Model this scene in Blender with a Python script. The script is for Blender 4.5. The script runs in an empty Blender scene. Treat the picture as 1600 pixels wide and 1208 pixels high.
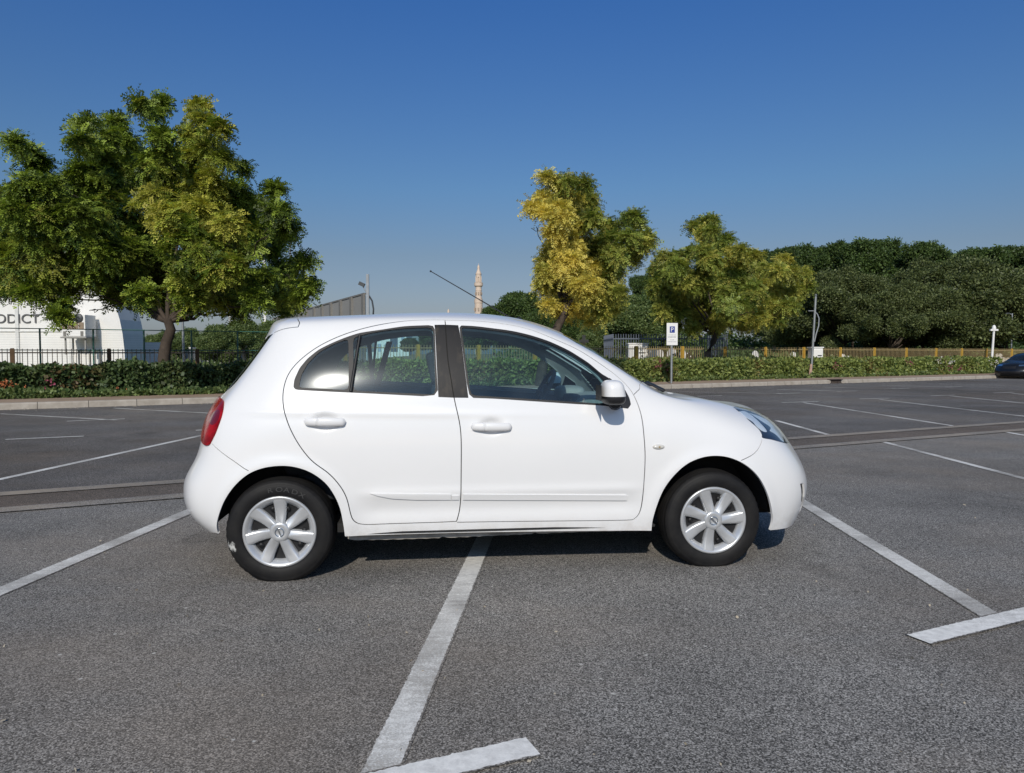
import bpy, bmesh, math, random
import numpy as np
from mathutils import Vector, Matrix, geometry
random.seed(7)
RNG = np.random.default_rng(7)
SC = bpy.context.scene
COL = SC.collection
R = math.radians

# ------------------------------------------------------------------ camera
EYE = 1.2385
TILT = R(2.5393)
cam = bpy.data.cameras.new('camera')
cam.sensor_fit = 'HORIZONTAL'
cam.sensor_width = 36.0
cam.lens = 1150 / 1600 * 36.0
cam.clip_start = 0.05
cam.clip_end = 6000
camo = bpy.data.objects.new('camera', cam)
camo.location = (0, 0, EYE)
camo.rotation_euler = (R(90) - TILT, 0, 0)
COL.objects.link(camo)
SC.camera = camo

# ------------------------------------------------------------------ sky, sun, exposure
SUN_EL, SUN_AZ = R(34), R(186.5)          # azimuth clockwise from the viewing direction
world = bpy.data.worlds.new('World')
SC.world = world
world.use_nodes = True
wn = world.node_tree
wn.nodes.clear()
sky = wn.nodes.new('ShaderNodeTexSky')
sky.sky_type = 'NISHITA'
sky.sun_disc = False
sky.sun_elevation = SUN_EL
sky.sun_rotation = SUN_AZ
sky.altitude = 0
sky.air_density = 1.0
sky.dust_density = 1.3
sky.ozone_density = 3.0
bg = wn.nodes.new('ShaderNodeBackground')
bg.inputs['Strength'].default_value = 0.123
wo = wn.nodes.new('ShaderNodeOutputWorld')
tintn = wn.nodes.new('ShaderNodeMix'); tintn.data_type = 'RGBA'; tintn.blend_type = 'MULTIPLY'
tintn.inputs[0].default_value = 1.0
tc = wn.nodes.new('ShaderNodeTexCoord'); sxyz = wn.nodes.new('ShaderNodeSeparateXYZ')      # dust haze low in the air, clear deep blue higher up
wn.links.new(tc.outputs['Generated'], sxyz.inputs[0])
hz_ramp = wn.nodes.new('ShaderNodeValToRGB'); el = hz_ramp.color_ramp.elements
HAZE = ((0.0, (.62, .66, .84)), (.06, (.60, .58, .67)), (.13, (.56, .565, .61)), (.215, (.48, .64, .77)), (.43, (.315, .62, 1.0)), (.62, (.60, .82, 1.0)), (1.0, (.95, 1.0, .98)))
while len(el) < len(HAZE): el.new(.5)
for i_, (p_, c_) in enumerate(HAZE): el[i_].position = p_
for i_, (p_, c_) in enumerate(HAZE): el[i_].color = (*c_, 1)
wn.links.new(sxyz.outputs['Z'], hz_ramp.inputs['Fac']); wn.links.new(hz_ramp.outputs[0], tintn.inputs[7])
wn.links.new(sky.outputs[0], tintn.inputs[6])
wn.links.new(tintn.outputs[2], bg.inputs['Color'])
wn.links.new(bg.outputs[0], wo.inputs['Surface'])
sun = bpy.data.lights.new('sun', 'SUN')
sun.energy = 3.75
sun.angle = R(0.53)
sun.color = (1.0, 0.925, 0.81)
suno = bpy.data.objects.new('sun', sun)
SUNV = Vector((math.sin(SUN_AZ) * math.cos(SUN_EL), math.cos(SUN_AZ) * math.cos(SUN_EL), math.sin(SUN_EL)))
suno.rotation_euler = SUNV.to_track_quat('Z', 'Y').to_euler()
suno.location = SUNV * 40
COL.objects.link(suno)
SC.view_settings.view_transform = 'Standard'
SC.view_settings.look = 'None'
SC.view_settings.exposure = -0.25
SC.view_settings.gamma = 1.0
SC.view_settings.use_curve_mapping = False
SC.cycles.max_bounces = 10
SC.cycles.transparent_max_bounces = 24

# ------------------------------------------------------------------ helpers
def pt(px, py, D):
    """world point at depth D (world y) seen at pixel px,py of the 1600 px wide photograph"""
    x, y = (px - 800) / 1150, (py - 604) / 1150
    fy = math.cos(TILT) - y * math.sin(TILT)
    fz = -math.sin(TILT) - y * math.cos(TILT)
    return Vector((x / fy * D, D, EYE + fz / fy * D))

def tag(o, label=None, cat=None, group=None, kind=None):
    if label: o['label'] = label
    if cat: o['category'] = cat
    if group: o['group'] = group
    if kind: o['kind'] = kind
    return o

def empty(name, loc, rz=0.0, **k):
    o = bpy.data.objects.new(name, None)
    o.location = loc
    o.rotation_euler = (0, 0, rz)
    o.empty_display_size = 0.2
    COL.objects.link(o)
    return tag(o, **k)

def link(name, me, m=None, parent=None, loc=None, **k):
    o = bpy.data.objects.new(name, me)
    COL.objects.link(o)
    if m is not None:
        me.materials.clear()
        for x in (m if isinstance(m, (list, tuple)) else [m]): me.materials.append(x)
    if parent is not None: o.parent = parent
    if loc is not None: o.location = loc
    return tag(o, **k)

def np_mesh(name, V, F, smooth=True, mi=None):
    """fast mesh from arrays; F is (n,k)"""
    V = np.asarray(V, np.float32); F = np.asarray(F, np.int32)
    me = bpy.data.meshes.new(name)
    k = F.shape[1]
    me.vertices.add(len(V)); me.vertices.foreach_set('co', V.ravel())
    me.loops.add(F.size); me.loops.foreach_set('vertex_index', F.ravel())
    me.polygons.add(len(F))
    me.polygons.foreach_set('loop_start', np.arange(0, F.size, k, dtype=np.int32))
    if mi is not None: me.polygons.foreach_set('material_index', np.asarray(mi, np.int32))
    me.polygons.foreach_set('use_smooth', np.full(len(F), smooth))
    me.update(calc_edges=True); me.validate()
    return me

class MB:
    """collects boxes, tubes, lathes ... into one mesh"""
    def __init__(s): s.v = []; s.f = []; s.sm = []
    def add(s, V, F, smooth=False):
        o = len(s.v); s.v += [tuple(p) for p in V]
        for f in F: s.f.append([o + i for i in f]); s.sm.append(smooth)
        return s
    def box(s, c, size, rot=None):
        hx, hy, hz = (a / 2 for a in size)
        V = [Vector((x, y, z)) for x in (-hx, hx) for y in (-hy, hy) for z in (-hz, hz)]
        if rot is not None: V = [rot @ p for p in V]
        c = Vector(c); V = [c + p for p in V]
        return s.add(V, [(0, 1, 3, 2), (4, 6, 7, 5), (0, 4, 5, 1), (2, 3, 7, 6), (0, 2, 6, 4), (1, 5, 7, 3)])
    def tube(s, P, r, n=10, cap=True):
        P = [Vector(p) for p in P]
        rr = r if isinstance(r, (list, tuple)) else [r] * len(P)
        V = []; F = []
        up = Vector((0, 0, 1))
        for i, p in enumerate(P):
            t = (P[min(i + 1, len(P) - 1)] - P[max(i - 1, 0)]).normalized()
            a = t.cross(up if abs(t.z) < .95 else Vector((1, 0, 0))).normalized()
            b = t.cross(a).normalized()
            for k in range(n):
                an = 2 * math.pi * k / n
                V.append(p + (a * math.cos(an) + b * math.sin(an)) * rr[i])
        for i in range(len(P) - 1):
            for k in range(n):
                F.append((i * n + k, i * n + (k + 1) % n, (i + 1) * n + (k + 1) % n, (i + 1) * n + k))
        s.add(V, F, True)
        if cap:
            s.add(V[:n], [tuple(range(n))]); s.add(V[-n:], [tuple(reversed(range(n)))])
        return s
    def lathe(s, prof, n=32, axis='z', c=(0, 0, 0), smooth=True):
        V = []; F = []; c = Vector(c)
        for r, h in prof:
            for k in range(n):
                a = 2 * math.pi * k / n
                p = {'z': (r * math.cos(a), r * math.sin(a), h), 'y': (r * math.cos(a), h, r * math.sin(a)), 'x': (h, r * math.cos(a), r * math.sin(a))}[axis]
                V.append(c + Vector(p))
        for i in range(len(prof) - 1):
            for k in range(n):
                F.append((i * n + k, i * n + (k + 1) % n, (i + 1) * n + (k + 1) % n, (i + 1) * n + k))
        return s.add(V, F, smooth)
    def prism(s, poly, h0, h1, axis='z'):
        n = len(poly)
        def P(a, b, h): return (a, b, h) if axis == 'z' else (a, h, b)
        V = [P(a, b, h0) for a, b in poly] + [P(a, b, h1) for a, b in poly]
        F = [tuple(range(n)), tuple(reversed(range(n, 2 * n)))] + [(i, (i + 1) % n, n + (i + 1) % n, n + i) for i in range(n)]
        return s.add(V, F)
    def mesh(s, name):
        me = bpy.data.meshes.new(name)
        me.from_pydata(s.v, [], s.f)
        me.polygons.foreach_set('use_smooth', s.sm)
        bm = bmesh.new(); bm.from_mesh(me); bmesh.ops.recalc_face_normals(bm, faces=bm.faces); bm.to_mesh(me); bm.free()
        me.update()
        return me
    def build(s, name, m, parent=None, loc=None, **k): return link(name, s.mesh(name), m, parent, loc, **k)

def bevel(o, w, seg=2):
    b = o.modifiers.new('bevel', 'BEVEL'); b.width = w; b.segments = seg; b.limit_method = 'ANGLE'; b.angle_limit = R(35)
    return o

def superell(c, rad, e1=.5, e2=.5, nu=40, nv=24, fn=None):
    """rounded-box superellipsoid; e<1 squarer"""
    V = []; F = []
    sg = lambda a, e: math.copysign(abs(a) ** e, a)
    for j in range(nv + 1):
        ph = -math.pi / 2 + math.pi * j / nv
        for i in range(nu):
            th = 2 * math.pi * i / nu
            p = [rad[0] * sg(math.cos(ph), e1) * sg(math.cos(th), e2), rad[1] * sg(math.cos(ph), e1) * sg(math.sin(th), e2), rad[2] * sg(math.sin(ph), e1)]
            if fn: p = fn(*p)
            V.append((c[0] + p[0], c[1] + p[1], c[2] + p[2]))
    for j in range(nv):
        for i in range(nu):
            F.append((j * nu + i, j * nu + (i + 1) % nu, (j + 1) * nu + (i + 1) % nu, (j + 1) * nu + i))
    return V, F

# ------------------------------------------------------------------ materials
def new_mat(name):
    m = bpy.data.materials.new(name); m.use_nodes = True
    nt = m.node_tree
    return m, nt, nt.nodes['Principled BSDF'], nt.nodes['Material Output']
def N(nt, t, **k):
    n = nt.nodes.new(t)
    for a, b in k.items():
        if a in n.inputs.keys() if hasattr(n.inputs, 'keys') else False: n.inputs[a].default_value = b
        else: setattr(n, a, b)
    return n
def noise(nt, vec, scale, detail=3, rough=.55):
    n = nt.nodes.new('ShaderNodeTexNoise'); n.inputs['Scale'].default_value = scale
    n.inputs['Detail'].default_value = detail; n.inputs['Roughness'].default_value = rough
    nt.links.new(vec, n.inputs['Vector']); return n.outputs['Fac']
def ramp(nt, fac, stops):
    n = nt.nodes.new('ShaderNodeValToRGB'); e = n.color_ramp.elements
    while len(e) < len(stops): e.new(.5)
    for i, (p, c) in enumerate(stops):
        e[i].position = p; e[i].color = (*c, 1) if isinstance(c, tuple) else (c, c, c, 1)
    nt.links.new(fac, n.inputs['Fac']); return n.outputs['Color']
def mix(nt, f, a, b, mode='MIX'):
    n = nt.nodes.new('ShaderNodeMix'); n.data_type = 'RGBA'; n.blend_type = mode
    for s, x in ((0, f), (6, a), (7, b)):
        if isinstance(x, (int, float)): n.inputs[s].default_value = x
        elif isinstance(x, tuple): n.inputs[s].default_value = (*x, 1) if len(x) == 3 else x
        else: nt.links.new(x, n.inputs[s])
    return n.outputs[2]
def mth(nt, op, a, b=0.0):
    n = nt.nodes.new('ShaderNodeMath'); n.operation = op
    for i, x in enumerate((a, b)):
        if isinstance(x, (int, float)): n.inputs[i].default_value = x
        else: nt.links.new(x, n.inputs[i])
    return n.outputs[0]
def coord(nt, which='Object'):
    return nt.nodes.new('ShaderNodeTexCoord').outputs[which]
def bump(nt, h, bs, strength=.3, dist=.01):
    n = nt.nodes.new('ShaderNodeBump'); n.inputs['Strength'].default_value = strength; n.inputs['Distance'].default_value = dist
    nt.links.new(h, n.inputs['Height']); nt.links.new(n.outputs[0], bs.inputs['Normal'])
def plain(name, c, rough=.5, metal=0.0, var=.12, vs=6.0, coat=0.0, bmp=0.0):
    """principled with a soft mottling so that nothing is perfectly flat"""
    m, nt, bs, out = new_mat(name)
    f = noise(nt, coord(nt), vs, 5, .6)
    lo = tuple(x * (1 - var) for x in c); hi = tuple(min(1, x * (1 + var)) for x in c)
    nt.links.new(ramp(nt, f, [(.3, lo), (.7, hi)]), bs.inputs['Base Color'])
    bs.inputs['Roughness'].default_value = rough; bs.inputs['Metallic'].default_value = metal
    bs.inputs['Coat Weight'].default_value = coat; bs.inputs['Coat Roughness'].default_value = .04
    if bmp: bump(nt, noise(nt, coord(nt), vs * 6, 4), bs, bmp, .004)
    return m

# asphalt: aggregate speckle, dust, stains
def asphalt_nodes(nt, vec):
    fine = noise(nt, vec, 165, 2, .65)
    vo = nt.nodes.new('ShaderNodeTexVoronoi'); vo.inputs['Scale'].default_value = 205
    nt.links.new(vec, vo.inputs['Vector'])
    stone = nt.nodes.new('ShaderNodeSeparateColor'); nt.links.new(vo.outputs['Color'], stone.inputs[0])
    s = mth(nt, 'ADD', mth(nt, 'MULTIPLY', fine, .62), mth(nt, 'MULTIPLY', stone.outputs[0], .38))
    grain = ramp(nt, s, [(.29, (.026, .0255, .0245)), (.44, (.122, .116, .108)), (.58, (.270, .257, .240)), (.76, (.57, .545, .51))])
    big = noise(nt, vec, .22, 4, .6); mid = noise(nt, vec, 1.1, 5, .65)
    tone = ramp(nt, mth(nt, 'ADD', mth(nt, 'MULTIPLY', big, .55), mth(nt, 'MULTIPLY', mid, .45)), [(.32, .60), (.5, .97), (.68, 1.30)])
    c = mix(nt, 1.0, grain, tone, 'MULTIPLY')
    # brownish dust blown in drifts
    mp = nt.nodes.new('ShaderNodeMapping'); mp.inputs['Scale'].default_value = (.32, .55, 1); mp.inputs['Rotation'].default_value = (0, 0, R(26)); mp.inputs['Location'].default_value = (3.1, .4, 0)
    nt.links.new(vec, mp.inputs['Vector'])
    dust = ramp(nt, noise(nt, mp.outputs[0], 1.0, 6, .62), [(.44, 0.0), (.66, .62)])
    c = mix(nt, dust, c, mix(nt, .5, (.23, .20, .168), mix(nt, 1.0, c, (1.15, 1.0, .86), 'MULTIPLY')))
    # oil drips and old stains
    oil = ramp(nt, mth(nt, 'ADD', mth(nt, 'MULTIPLY', noise(nt, vec, .75, 2, .5), .7), mth(nt, 'MULTIPLY', noise(nt, vec, 6.5, 4, .6), .3)), [(.60, 1.0), (.70, .68)])
    c = mix(nt, 1.0, c, oil, 'MULTIPLY')
    # pale flecks
    v2 = nt.nodes.new('ShaderNodeTexVoronoi'); v2.inputs['Scale'].default_value = 9; nt.links.new(vec, v2.inputs['Vector'])
    fl = ramp(nt, v2.outputs['Distance'], [(.05, .8), (.085, 0.0)])
    rnd = nt.nodes.new('ShaderNodeSeparateColor'); nt.links.new(v2.outputs['Color'], rnd.inputs[0])
    fl = mth(nt, 'MULTIPLY', fl, ramp(nt, rnd.outputs[1], [(.55, 0.0), (.62, 1.0)]))
    c = mix(nt, fl, c, (.60, .58, .54))
    return c, s
M = {}
m, nt, bs, out = new_mat('asphalt'); v = coord(nt)
c, s = asphalt_nodes(nt, v)
nt.links.new(c, bs.inputs['Base Color']); bs.inputs['Roughness'].default_value = .88; bs.inputs['Specular IOR Level'].default_value = .25
bump(nt, s, bs, .55, .006); M['asphalt'] = m

def paint_mat(name, col, wear):
    """worn road paint: lets the asphalt show through where it is rubbed away"""
    m, nt, bs, out = new_mat(name); v = coord(nt)
    c, s = asphalt_nodes(nt, v)
    streak = nt.nodes.new('ShaderNodeMapping'); streak.inputs['Scale'].default_value = (1.2, 9, 1); nt.links.new(v, streak.inputs['Vector'])
    w = mth(nt, 'ADD', mth(nt, 'MULTIPLY', noise(nt, v, 1.3, 3, .6), .52), mth(nt, 'ADD', mth(nt, 'MULTIPLY', noise(nt, streak.outputs[0], 4, 4, .7), .18), mth(nt, 'MULTIPLY', s, .34)))
    f = ramp(nt, w, [(wear - .04, .92), (wear + .12, .14)])
    at = nt.nodes.new('ShaderNodeAttribute'); at.attribute_name = 'edge'
    f = mth(nt, 'MULTIPLY', f, ramp(nt, mth(nt, 'ADD', at.outputs['Fac'], mth(nt, 'MULTIPLY', noise(nt, v, 45, 3), .62)), [(.96, 1.0), (1.16, 0.0)]))
    dirt = mix(nt, 1.0, col, ramp(nt, noise(nt, v, 25, 4, .7), [(.3, .72), (.65, 1.0)]), 'MULTIPLY')
    nt.links.new(mix(nt, f, c, dirt), bs.inputs['Base Color']); bs.inputs['Roughness'].default_value = .8
    bs.inputs['Specular IOR Level'].default_value = .25
    bump(nt, s, bs, .35, .004)
    return m
M['paint'] = paint_mat('road_paint', (.86, .85, .81), .49)
M['paint_new'] = paint_mat('road_paint_fresh', (.90, .89, .86), .60)
M['sandline'] = paint_mat('sand_deposit', (.40, .33, .25), .44)

m, nt, bs, out = new_mat('patch_asphalt'); v = coord(nt)
c, s = asphalt_nodes(nt, v)
nt.links.new(mix(nt, 1.0, c, (.60, .52, .46), 'MULTIPLY'), bs.inputs['Base Color']); bs.inputs['Roughness'].default_value = .9
bump(nt, s, bs, .6, .006); M['patch'] = m
m, nt, bs, out = new_mat('darker_lane_asphalt'); v = coord(nt)
c, s = asphalt_nodes(nt, v)
old = ramp(nt, noise(nt, v, .16, 4, .6), [(.35, (.56, .52, .49)), (.52, (.66, .66, .68)), (.68, (.86, .85, .84))])  # darker mottled tone for the lane beyond the trench
nt.links.new(mix(nt, 1.0, c, old, 'MULTIPLY'), bs.inputs['Base Color']); bs.inputs['Roughness'].default_value = .9; bs.inputs['Specular IOR Level'].default_value = .25
bump(nt, s, bs, .55, .006); M['lane'] = m

m, nt, bs, out = new_mat('kerb_concrete'); v = coord(nt)
sx = nt.nodes.new('ShaderNodeSeparateXYZ'); nt.links.new(v, sx.inputs[0])
jt = mth(nt, 'FRACT', mth(nt, 'ADD', sx.outputs[0], .31))
jl = ramp(nt, jt, [(.012, 0.25), (.02, 1.0)])
c = ramp(nt, noise(nt, v, 3.5, 6, .7), [(.3, (.30, .262, .215)), (.7, (.46, .415, .355))])
c = mix(nt, 1.0, c, jl, 'MULTIPLY')
nt.links.new(c, bs.inputs['Base Color']); bs.inputs['Roughness'].default_value = .9
bump(nt, noise(nt, v, 30, 4), bs, .3, .004); M['kerb'] = m

m, nt, bs, out = new_mat('pavement_sand'); v = coord(nt)
c = ramp(nt, noise(nt, v, 1.2, 6, .7), [(.3, (.27, .185, .125)), (.7, (.43, .32, .235))])
c = mix(nt, ramp(nt, noise(nt, v, 40, 3), [(.4, .0), (.7, .35)]), c, (.20, .15, .11))
nt.links.new(c, bs.inputs['Base Color']); bs.inputs['Roughness'].default_value = .95
bump(nt, noise(nt, v, 35, 4), bs, .5, .008); M['pavement'] = m
m, nt, bs, out = new_mat('park_ground'); v = coord(nt)
c = ramp(nt, noise(nt, v, .35, 6, .7), [(.35, (.26, .21, .14)), (.5, (.17, .16, .085)), (.65, (.09, .125, .045))])
nt.links.new(c, bs.inputs['Base Color']); bs.inputs['Roughness'].default_value = .95; M['parkground'] = m

def leaf_mat(name, dark, light, yellow=None, trans=.35, rough=.5):
    """leaf colour varies per leaf by the mesh attribute 'tint' (0 green .. 1 yellowed) and 'shade' (random per frond)"""
    m, nt, bs, out = new_mat(name)
    a = nt.nodes.new('ShaderNodeAttribute'); a.attribute_name = 'shade'
    c = mix(nt, a.outputs['Fac'], dark, light)
    if yellow:
        t = nt.nodes.new('ShaderNodeAttribute'); t.attribute_name = 'tint'
        c = mix(nt, t.outputs['Fac'], c, yellow)
    nt.links.new(c, bs.inputs['Base Color']); bs.inputs['Roughness'].default_value = rough
    bs.inputs['Specular IOR Level'].default_value = .35
    tr = nt.nodes.new('ShaderNodeBsdfTranslucent'); nt.links.new(mix(nt, 1.0, c, (1.25, 1.3, .7), 'MULTIPLY'), tr.inputs['Color'])
    ms = nt.nodes.new('ShaderNodeMixShader'); ms.inputs[0].default_value = trans
    nt.links.new(bs.outputs[0], ms.inputs[1]); nt.links.new(tr.outputs[0], ms.inputs[2]); nt.links.new(ms.outputs[0], out.inputs['Surface'])
    return m
M['leaf_big'] = leaf_mat('leaf_feathery_green', (.018, .046, .007), (.32, .42, .055), (.66, .58, .10), trans=.25)
M['leaf_gold'] = leaf_mat('leaf_feathery_gold', (.030, .068, .013), (.34, .42, .08), (.80, .66, .15), trans=.28)
M['leaf_dark'] = leaf_mat('leaf_dark_evergreen', (.018, .040, .013), (.125, .19, .05), trans=.25)
M['leaf_olive'] = leaf_mat('leaf_olive_acacia', (.024, .040, .014), (.20, .235, .085), trans=.3)
M['leaf_mid'] = leaf_mat('leaf_mid_green', (.05, .095, .028), (.24, .30, .11), trans=.3)
M['leaf_hedge'] = leaf_mat('leaf_hedge', (.045, .085, .022), (.36, .41, .12), (.26, .10, .06), trans=.25)
M['leaf_shadehedge'] = leaf_mat('leaf_shaded_hedge', (.020, .045, .016), (.12, .17, .060), (.20, .07, .04), trans=.15)  # the big tree's shade on this hedge is put into the leaf colour
M['leaf_cover'] = leaf_mat('leaf_ground_cover', (.09, .12, .03), (.38, .36, .10), (.30, .16, .08), trans=.25)
M['flower_orange'] = plain('flower_orange', (.50, .16, .06), .6, var=.25)
M['flower_pink'] = plain('flower_pink', (.26, .05, .09), .6, var=.25)
M['flower_white'] = plain('flower_white', (.75, .72, .68), .6)
M['bark'] = plain('bark', (.060, .045, .034), .9, var=.4, vs=5, bmp=.8)
M['white_wall'] = plain('white_wall', (.78, .77, .74), .7, var=.06, vs=.8)
M['cream'] = plain('cream_stone', (.62, .50, .40), .8, var=.08, vs=.5)
M['cream_dark'] = plain('cream_shadow_stone', (.36, .29, .23), .8)
M['grey_metal'] = plain('galvanised_steel', (.34, .36, .37), .45, .6)
M['grey_paint'] = plain('grey_painted_steel', (.30, .32, .34), .5)
M['dark_metal'] = plain('dark_painted_steel', (.05, .055, .06), .5)
M['black'] = plain('black_plastic', (.012, .012, .014), .5, var=.2)
M['blackgap'] = plain('shut_line_black', (.012, .012, .012), .8)
M['yellow_post'] = plain('ochre_painted_post', (.50, .30, .045), .6, var=.2, vs=9)
M['ochre_bar'] = plain('ochre_painted_bars', (.36, .27, .13), .6, var=.2)
M['dark_post'] = plain('shade_toned_post', (.10, .055, .022), .6, var=.3)  # left fence posts: tree shade put into the colour
M['dark_bar'] = plain('shade_toned_bars', (.06, .05, .04), .6, var=.2)  # left fence bars, darkened in colour for the same tree shade
M['green_steel'] = plain('green_painted_steel', (.05, .16, .13), .5)
M['blue_steel'] = plain('blue_grey_steel', (.11, .13, .17), .5)
M['panel_grey'] = plain('grey_cladding', (.30, .29, .27), .7, var=.06, vs=.4)
M['panel_dark'] = plain('dark_cladding_rib', (.19, .18, .165), .7)
M['tower_glass'] = plain('tower_glass', (.33, .40, .50), .5, var=.06, vs=.05)  # pale blue-grey glass, distance haze on the towers put into the colour
M['text_grey'] = plain('grey_lettering', (.10, .10, .105), .6)
M['sign_white'] = plain('sign_white', (.80, .80, .78), .5, var=.03)
M['sign_blue'] = plain('sign_blue', (.02, .045, .26), .5, var=.05)
M['sign_ink'] = plain('sign_print', (.20, .21, .26), .6)
M['stub'] = plain('pink_weathered_timber', (.42, .28, .22), .9, var=.25)
M['stone_white'] = plain('headstone_white', (.72, .69, .64), .8, var=.1)
M['drain'] = plain('rusty_drain_iron', (.05, .035, .03), .8)
M['ac_brown'] = plain('dusty_condenser_fins', (.26, .20, .14), .8)
M['timber'] = plain('pale_timber', (.40, .30, .20), .8)
M['litter'] = plain('dry_leaf_litter', (.40, .35, .27), .9, var=.4, vs=3)

# ------------------------------------------------------------------ ground, markings, kerb
def sheet(name, poly, z, m, kind='structure'):
    me = bpy.data.meshes.new(name); me.from_pydata([(x, y, z) for x, y in poly], [], [tuple(range(len(poly)))]); me.update()
    return link(name, me, m, kind=kind)
sheet('asphalt_ground', [(-3000, -1500), (3000, -1500), (3000, 4500), (-3000, 4500)], 0.0, M['asphalt'])

def stripe(name, a, b, w, m, z=.004, skew=0.0, n=None):
    """painted line from a to b, centre line, with a wear attribute that rises to the edges"""
    a, b = Vector((*a, 0)), Vector((*b, 0)); d = (b - a); L = d.length; d /= L; nrm = Vector((-d.y, d.x, 0))
    n = n or max(2, int(L / .25)); V = []; F = []; E = []
    offs = [(-1, 1.0), (-.8, .55), (0, 0.0), (.8, .55), (1, 1.0)]
    for i in range(n + 1):
        for q, e in offs:
            p = a + d * (L * i / n) + nrm * (q * w / 2) + d * (skew * q * w / 2)
            V.append((p.x, p.y, z)); E.append(e)
    for i in range(n):
        for k in range(4):
            F.append((i * 5 + k, i * 5 + k + 1, i * 5 + k + 6, i * 5 + k + 5)[::-1])
    me = np_mesh(name, V, F, False)
    at = me.attributes.new('edge', 'FLOAT', 'POINT'); at.data.foreach_set('value', np.array(E, np.float32))
    return link(name, me, m, kind='structure')
BL = [((-2.70, 3.3), (-2.48, 6.55)), ((-.42, 1.75), (.05, 8.05)), ((2.26, 3.36), (2.47, 6.9)), ((2.47, 6.9), (2.62, 9.3)),
      ((5.23, 10.52), (4.98, 4.9)), ((7.82, 11.75), (7.5, 6.2)), ((-5.12, 6.4), (-4.60, 12.4)), ((4.90, 13.6), (4.84, 11.2)),
      ((7.40, 18.67), (7.58, 12.6)), ((9.98, 19.93), (10.2, 13.6)), ((12.9, 21.67), (12.8, 15.0)), ((15.62, 22.96), (15.6, 17)), ((18.2, 24.3), (18.1, 18)),
      ((-10.57, 15.16), (-7.4, 13.72)), ((-9.06, 16.73), (-6.0, 15.15)), ((5.23, 24.13), (8.58, 22.96)),
      ((9.23, 25.61), (11.05, 24.3)), ((11.53, 27.08), (13.85, 26.13)), ((14.65, 29.07), (16.41, 27.44)), ((17.6, 30.4), (19.4, 29.0))]
for i, (a, b) in enumerate(BL):
    stripe('bay_line', a, b, .125 if i < 4 else .10, M['paint'])
TK = [((6.85, 18.64), (7.95, 19.05)), ((9.5, 20.10), (10.5, 20.45)), ((12.3, 21.6), (13.3, 22.06)), ((15.2, 23.2), (16.1, 23.6)), ((5.4, 21.38), (6.2, 21.7)),
      ((8.2, 22.8), (9.1, 23.2)), ((10.7, 24.2), (11.5, 24.5)), ((13.4, 25.95), (14.3, 26.4)), ((16.1, 27.3), (17, 27.8)), ((-8.15, 13.43), (-7.35, 13.93)), ((-7.3, 10.56), (-6.42, 10.99)), ((-5.1, 11.83), (-4.4, 12.2))]
for a, b in TK: stripe('bay_end_mark', a, b, .10, M['paint'], .008)
stripe('bay_end_mark', (1.755, 3.13), (2.62, 3.53), .125, M['paint_new'], .008)
stripe('bay_end_mark', (-.62, 1.965), (.065, 2.265), .125, M['paint_new'], .008)
KA = math.atan2(.5075, .8616); KO = Vector((-11.3, 16.2, 0)); KE = Vector((.8616, .5075, 0)); KN = Vector((-.5075, .8616, 0))
# filled trench across the car park with drifted sand along both edges
TR0, TR1 = Vector((-6.6, 4.93, 0)), Vector((26.0, 21.2, 0))
td = (TR1 - TR0).normalized(); tn = Vector((-td.y, td.x, 0)); TW = .40
P4 = [TR0 - tn * TW, TR1 - tn * TW, TR1 + tn * TW, TR0 + tn * TW]
sheet('lane_asphalt', [(TR0 - td * 40)[:2], (TR1 + td * 90)[:2], (KO + KE * 160)[:2], (KO - KE * 60)[:2]], .0015, M['lane'])
sheet('trench_patch', [(p.x, p.y) for p in P4], .003, M['patch'])
for q in (-1, 1):
    a = TR0 + tn * q * TW; b = TR1 + tn * q * TW
    stripe('sand_drift', a[:2], b[:2], .22, M['sandline'], .010)

def kp(s, t, z=0.0): return KO + KE * s + KN * t + Vector((0, 0, z))
def kerb_frame(o):
    o.location = KO; o.rotation_euler = (0, 0, KA); return o
def ks(px, t):
    """distance along the kerb at which a pixel column crosses the line that lies t behind the kerb"""
    r = (px - 800) / 1150; D = (t + 19.69) / (.8616 - .5075 * r)
    return (Vector((r * D, D, 0)) - KO).dot(KE)
S0, S1 = -40.0, 150.0
mb = MB(); n = 190
prof = [(-.02, -.05), (-.005, .118), (.015, .14), (.03, .147), (.17, .15), (.17, -.05)]
for i in range(len(prof) - 1):
    mb.add([(S0, *prof[i]), (S1, *prof[i]), (S1, *prof[i + 1]), (S0, *prof[i + 1])], [(0, 1, 2, 3)], True)
kerb_frame(mb.build('kerb', M['kerb'], kind='structure'))
kerb_frame(sheet('pavement', [(S0, .17), (S1, .17), (S1, 2.7), (S0, 2.7)], .146, M['pavement']))
kerb_frame(sheet('planting_bed', [(S0, 2.7), (S1, 2.7), (S1, 5.2), (S0, 5.2)], .142, M['pavement']))
kerb_frame(sheet('park_ground', [(-400, 5.2), (900, 5.2), (900, 1500), (-400, 1500)], .14, M['parkground']))
def ground_z(x, y):
    d = Vector((x, y, 0)) - KO; s, t = d.dot(KE), d.dot(KN); ss = lambda a: (lambda q: q * q * (3 - 2 * q))(min(1, max(0, a)))
    return .142 + 1.0 * ss((t - 6.0) / 20) * ss((s - 16) / 10)
V = []; F = []; ns, ntt = 60, 40
for i in range(ns + 1):
    for j in range(ntt + 1):
        s_ = 8 + 200 * (i / ns) ** 1.5; t_ = 5.2 + 150 * (j / ntt) ** 2; p = KO + KE * s_ + KN * t_
        V.append((p.x, p.y, ground_z(p.x, p.y) + .004))
for i in range(ns):
    for j in range(ntt): q = i * (ntt + 1) + j; F.append((q, q + ntt + 1, q + ntt + 2, q + 1))
link('terrain', np_mesh('terrain', V, F), M['parkground'], kind='structure')
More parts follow.
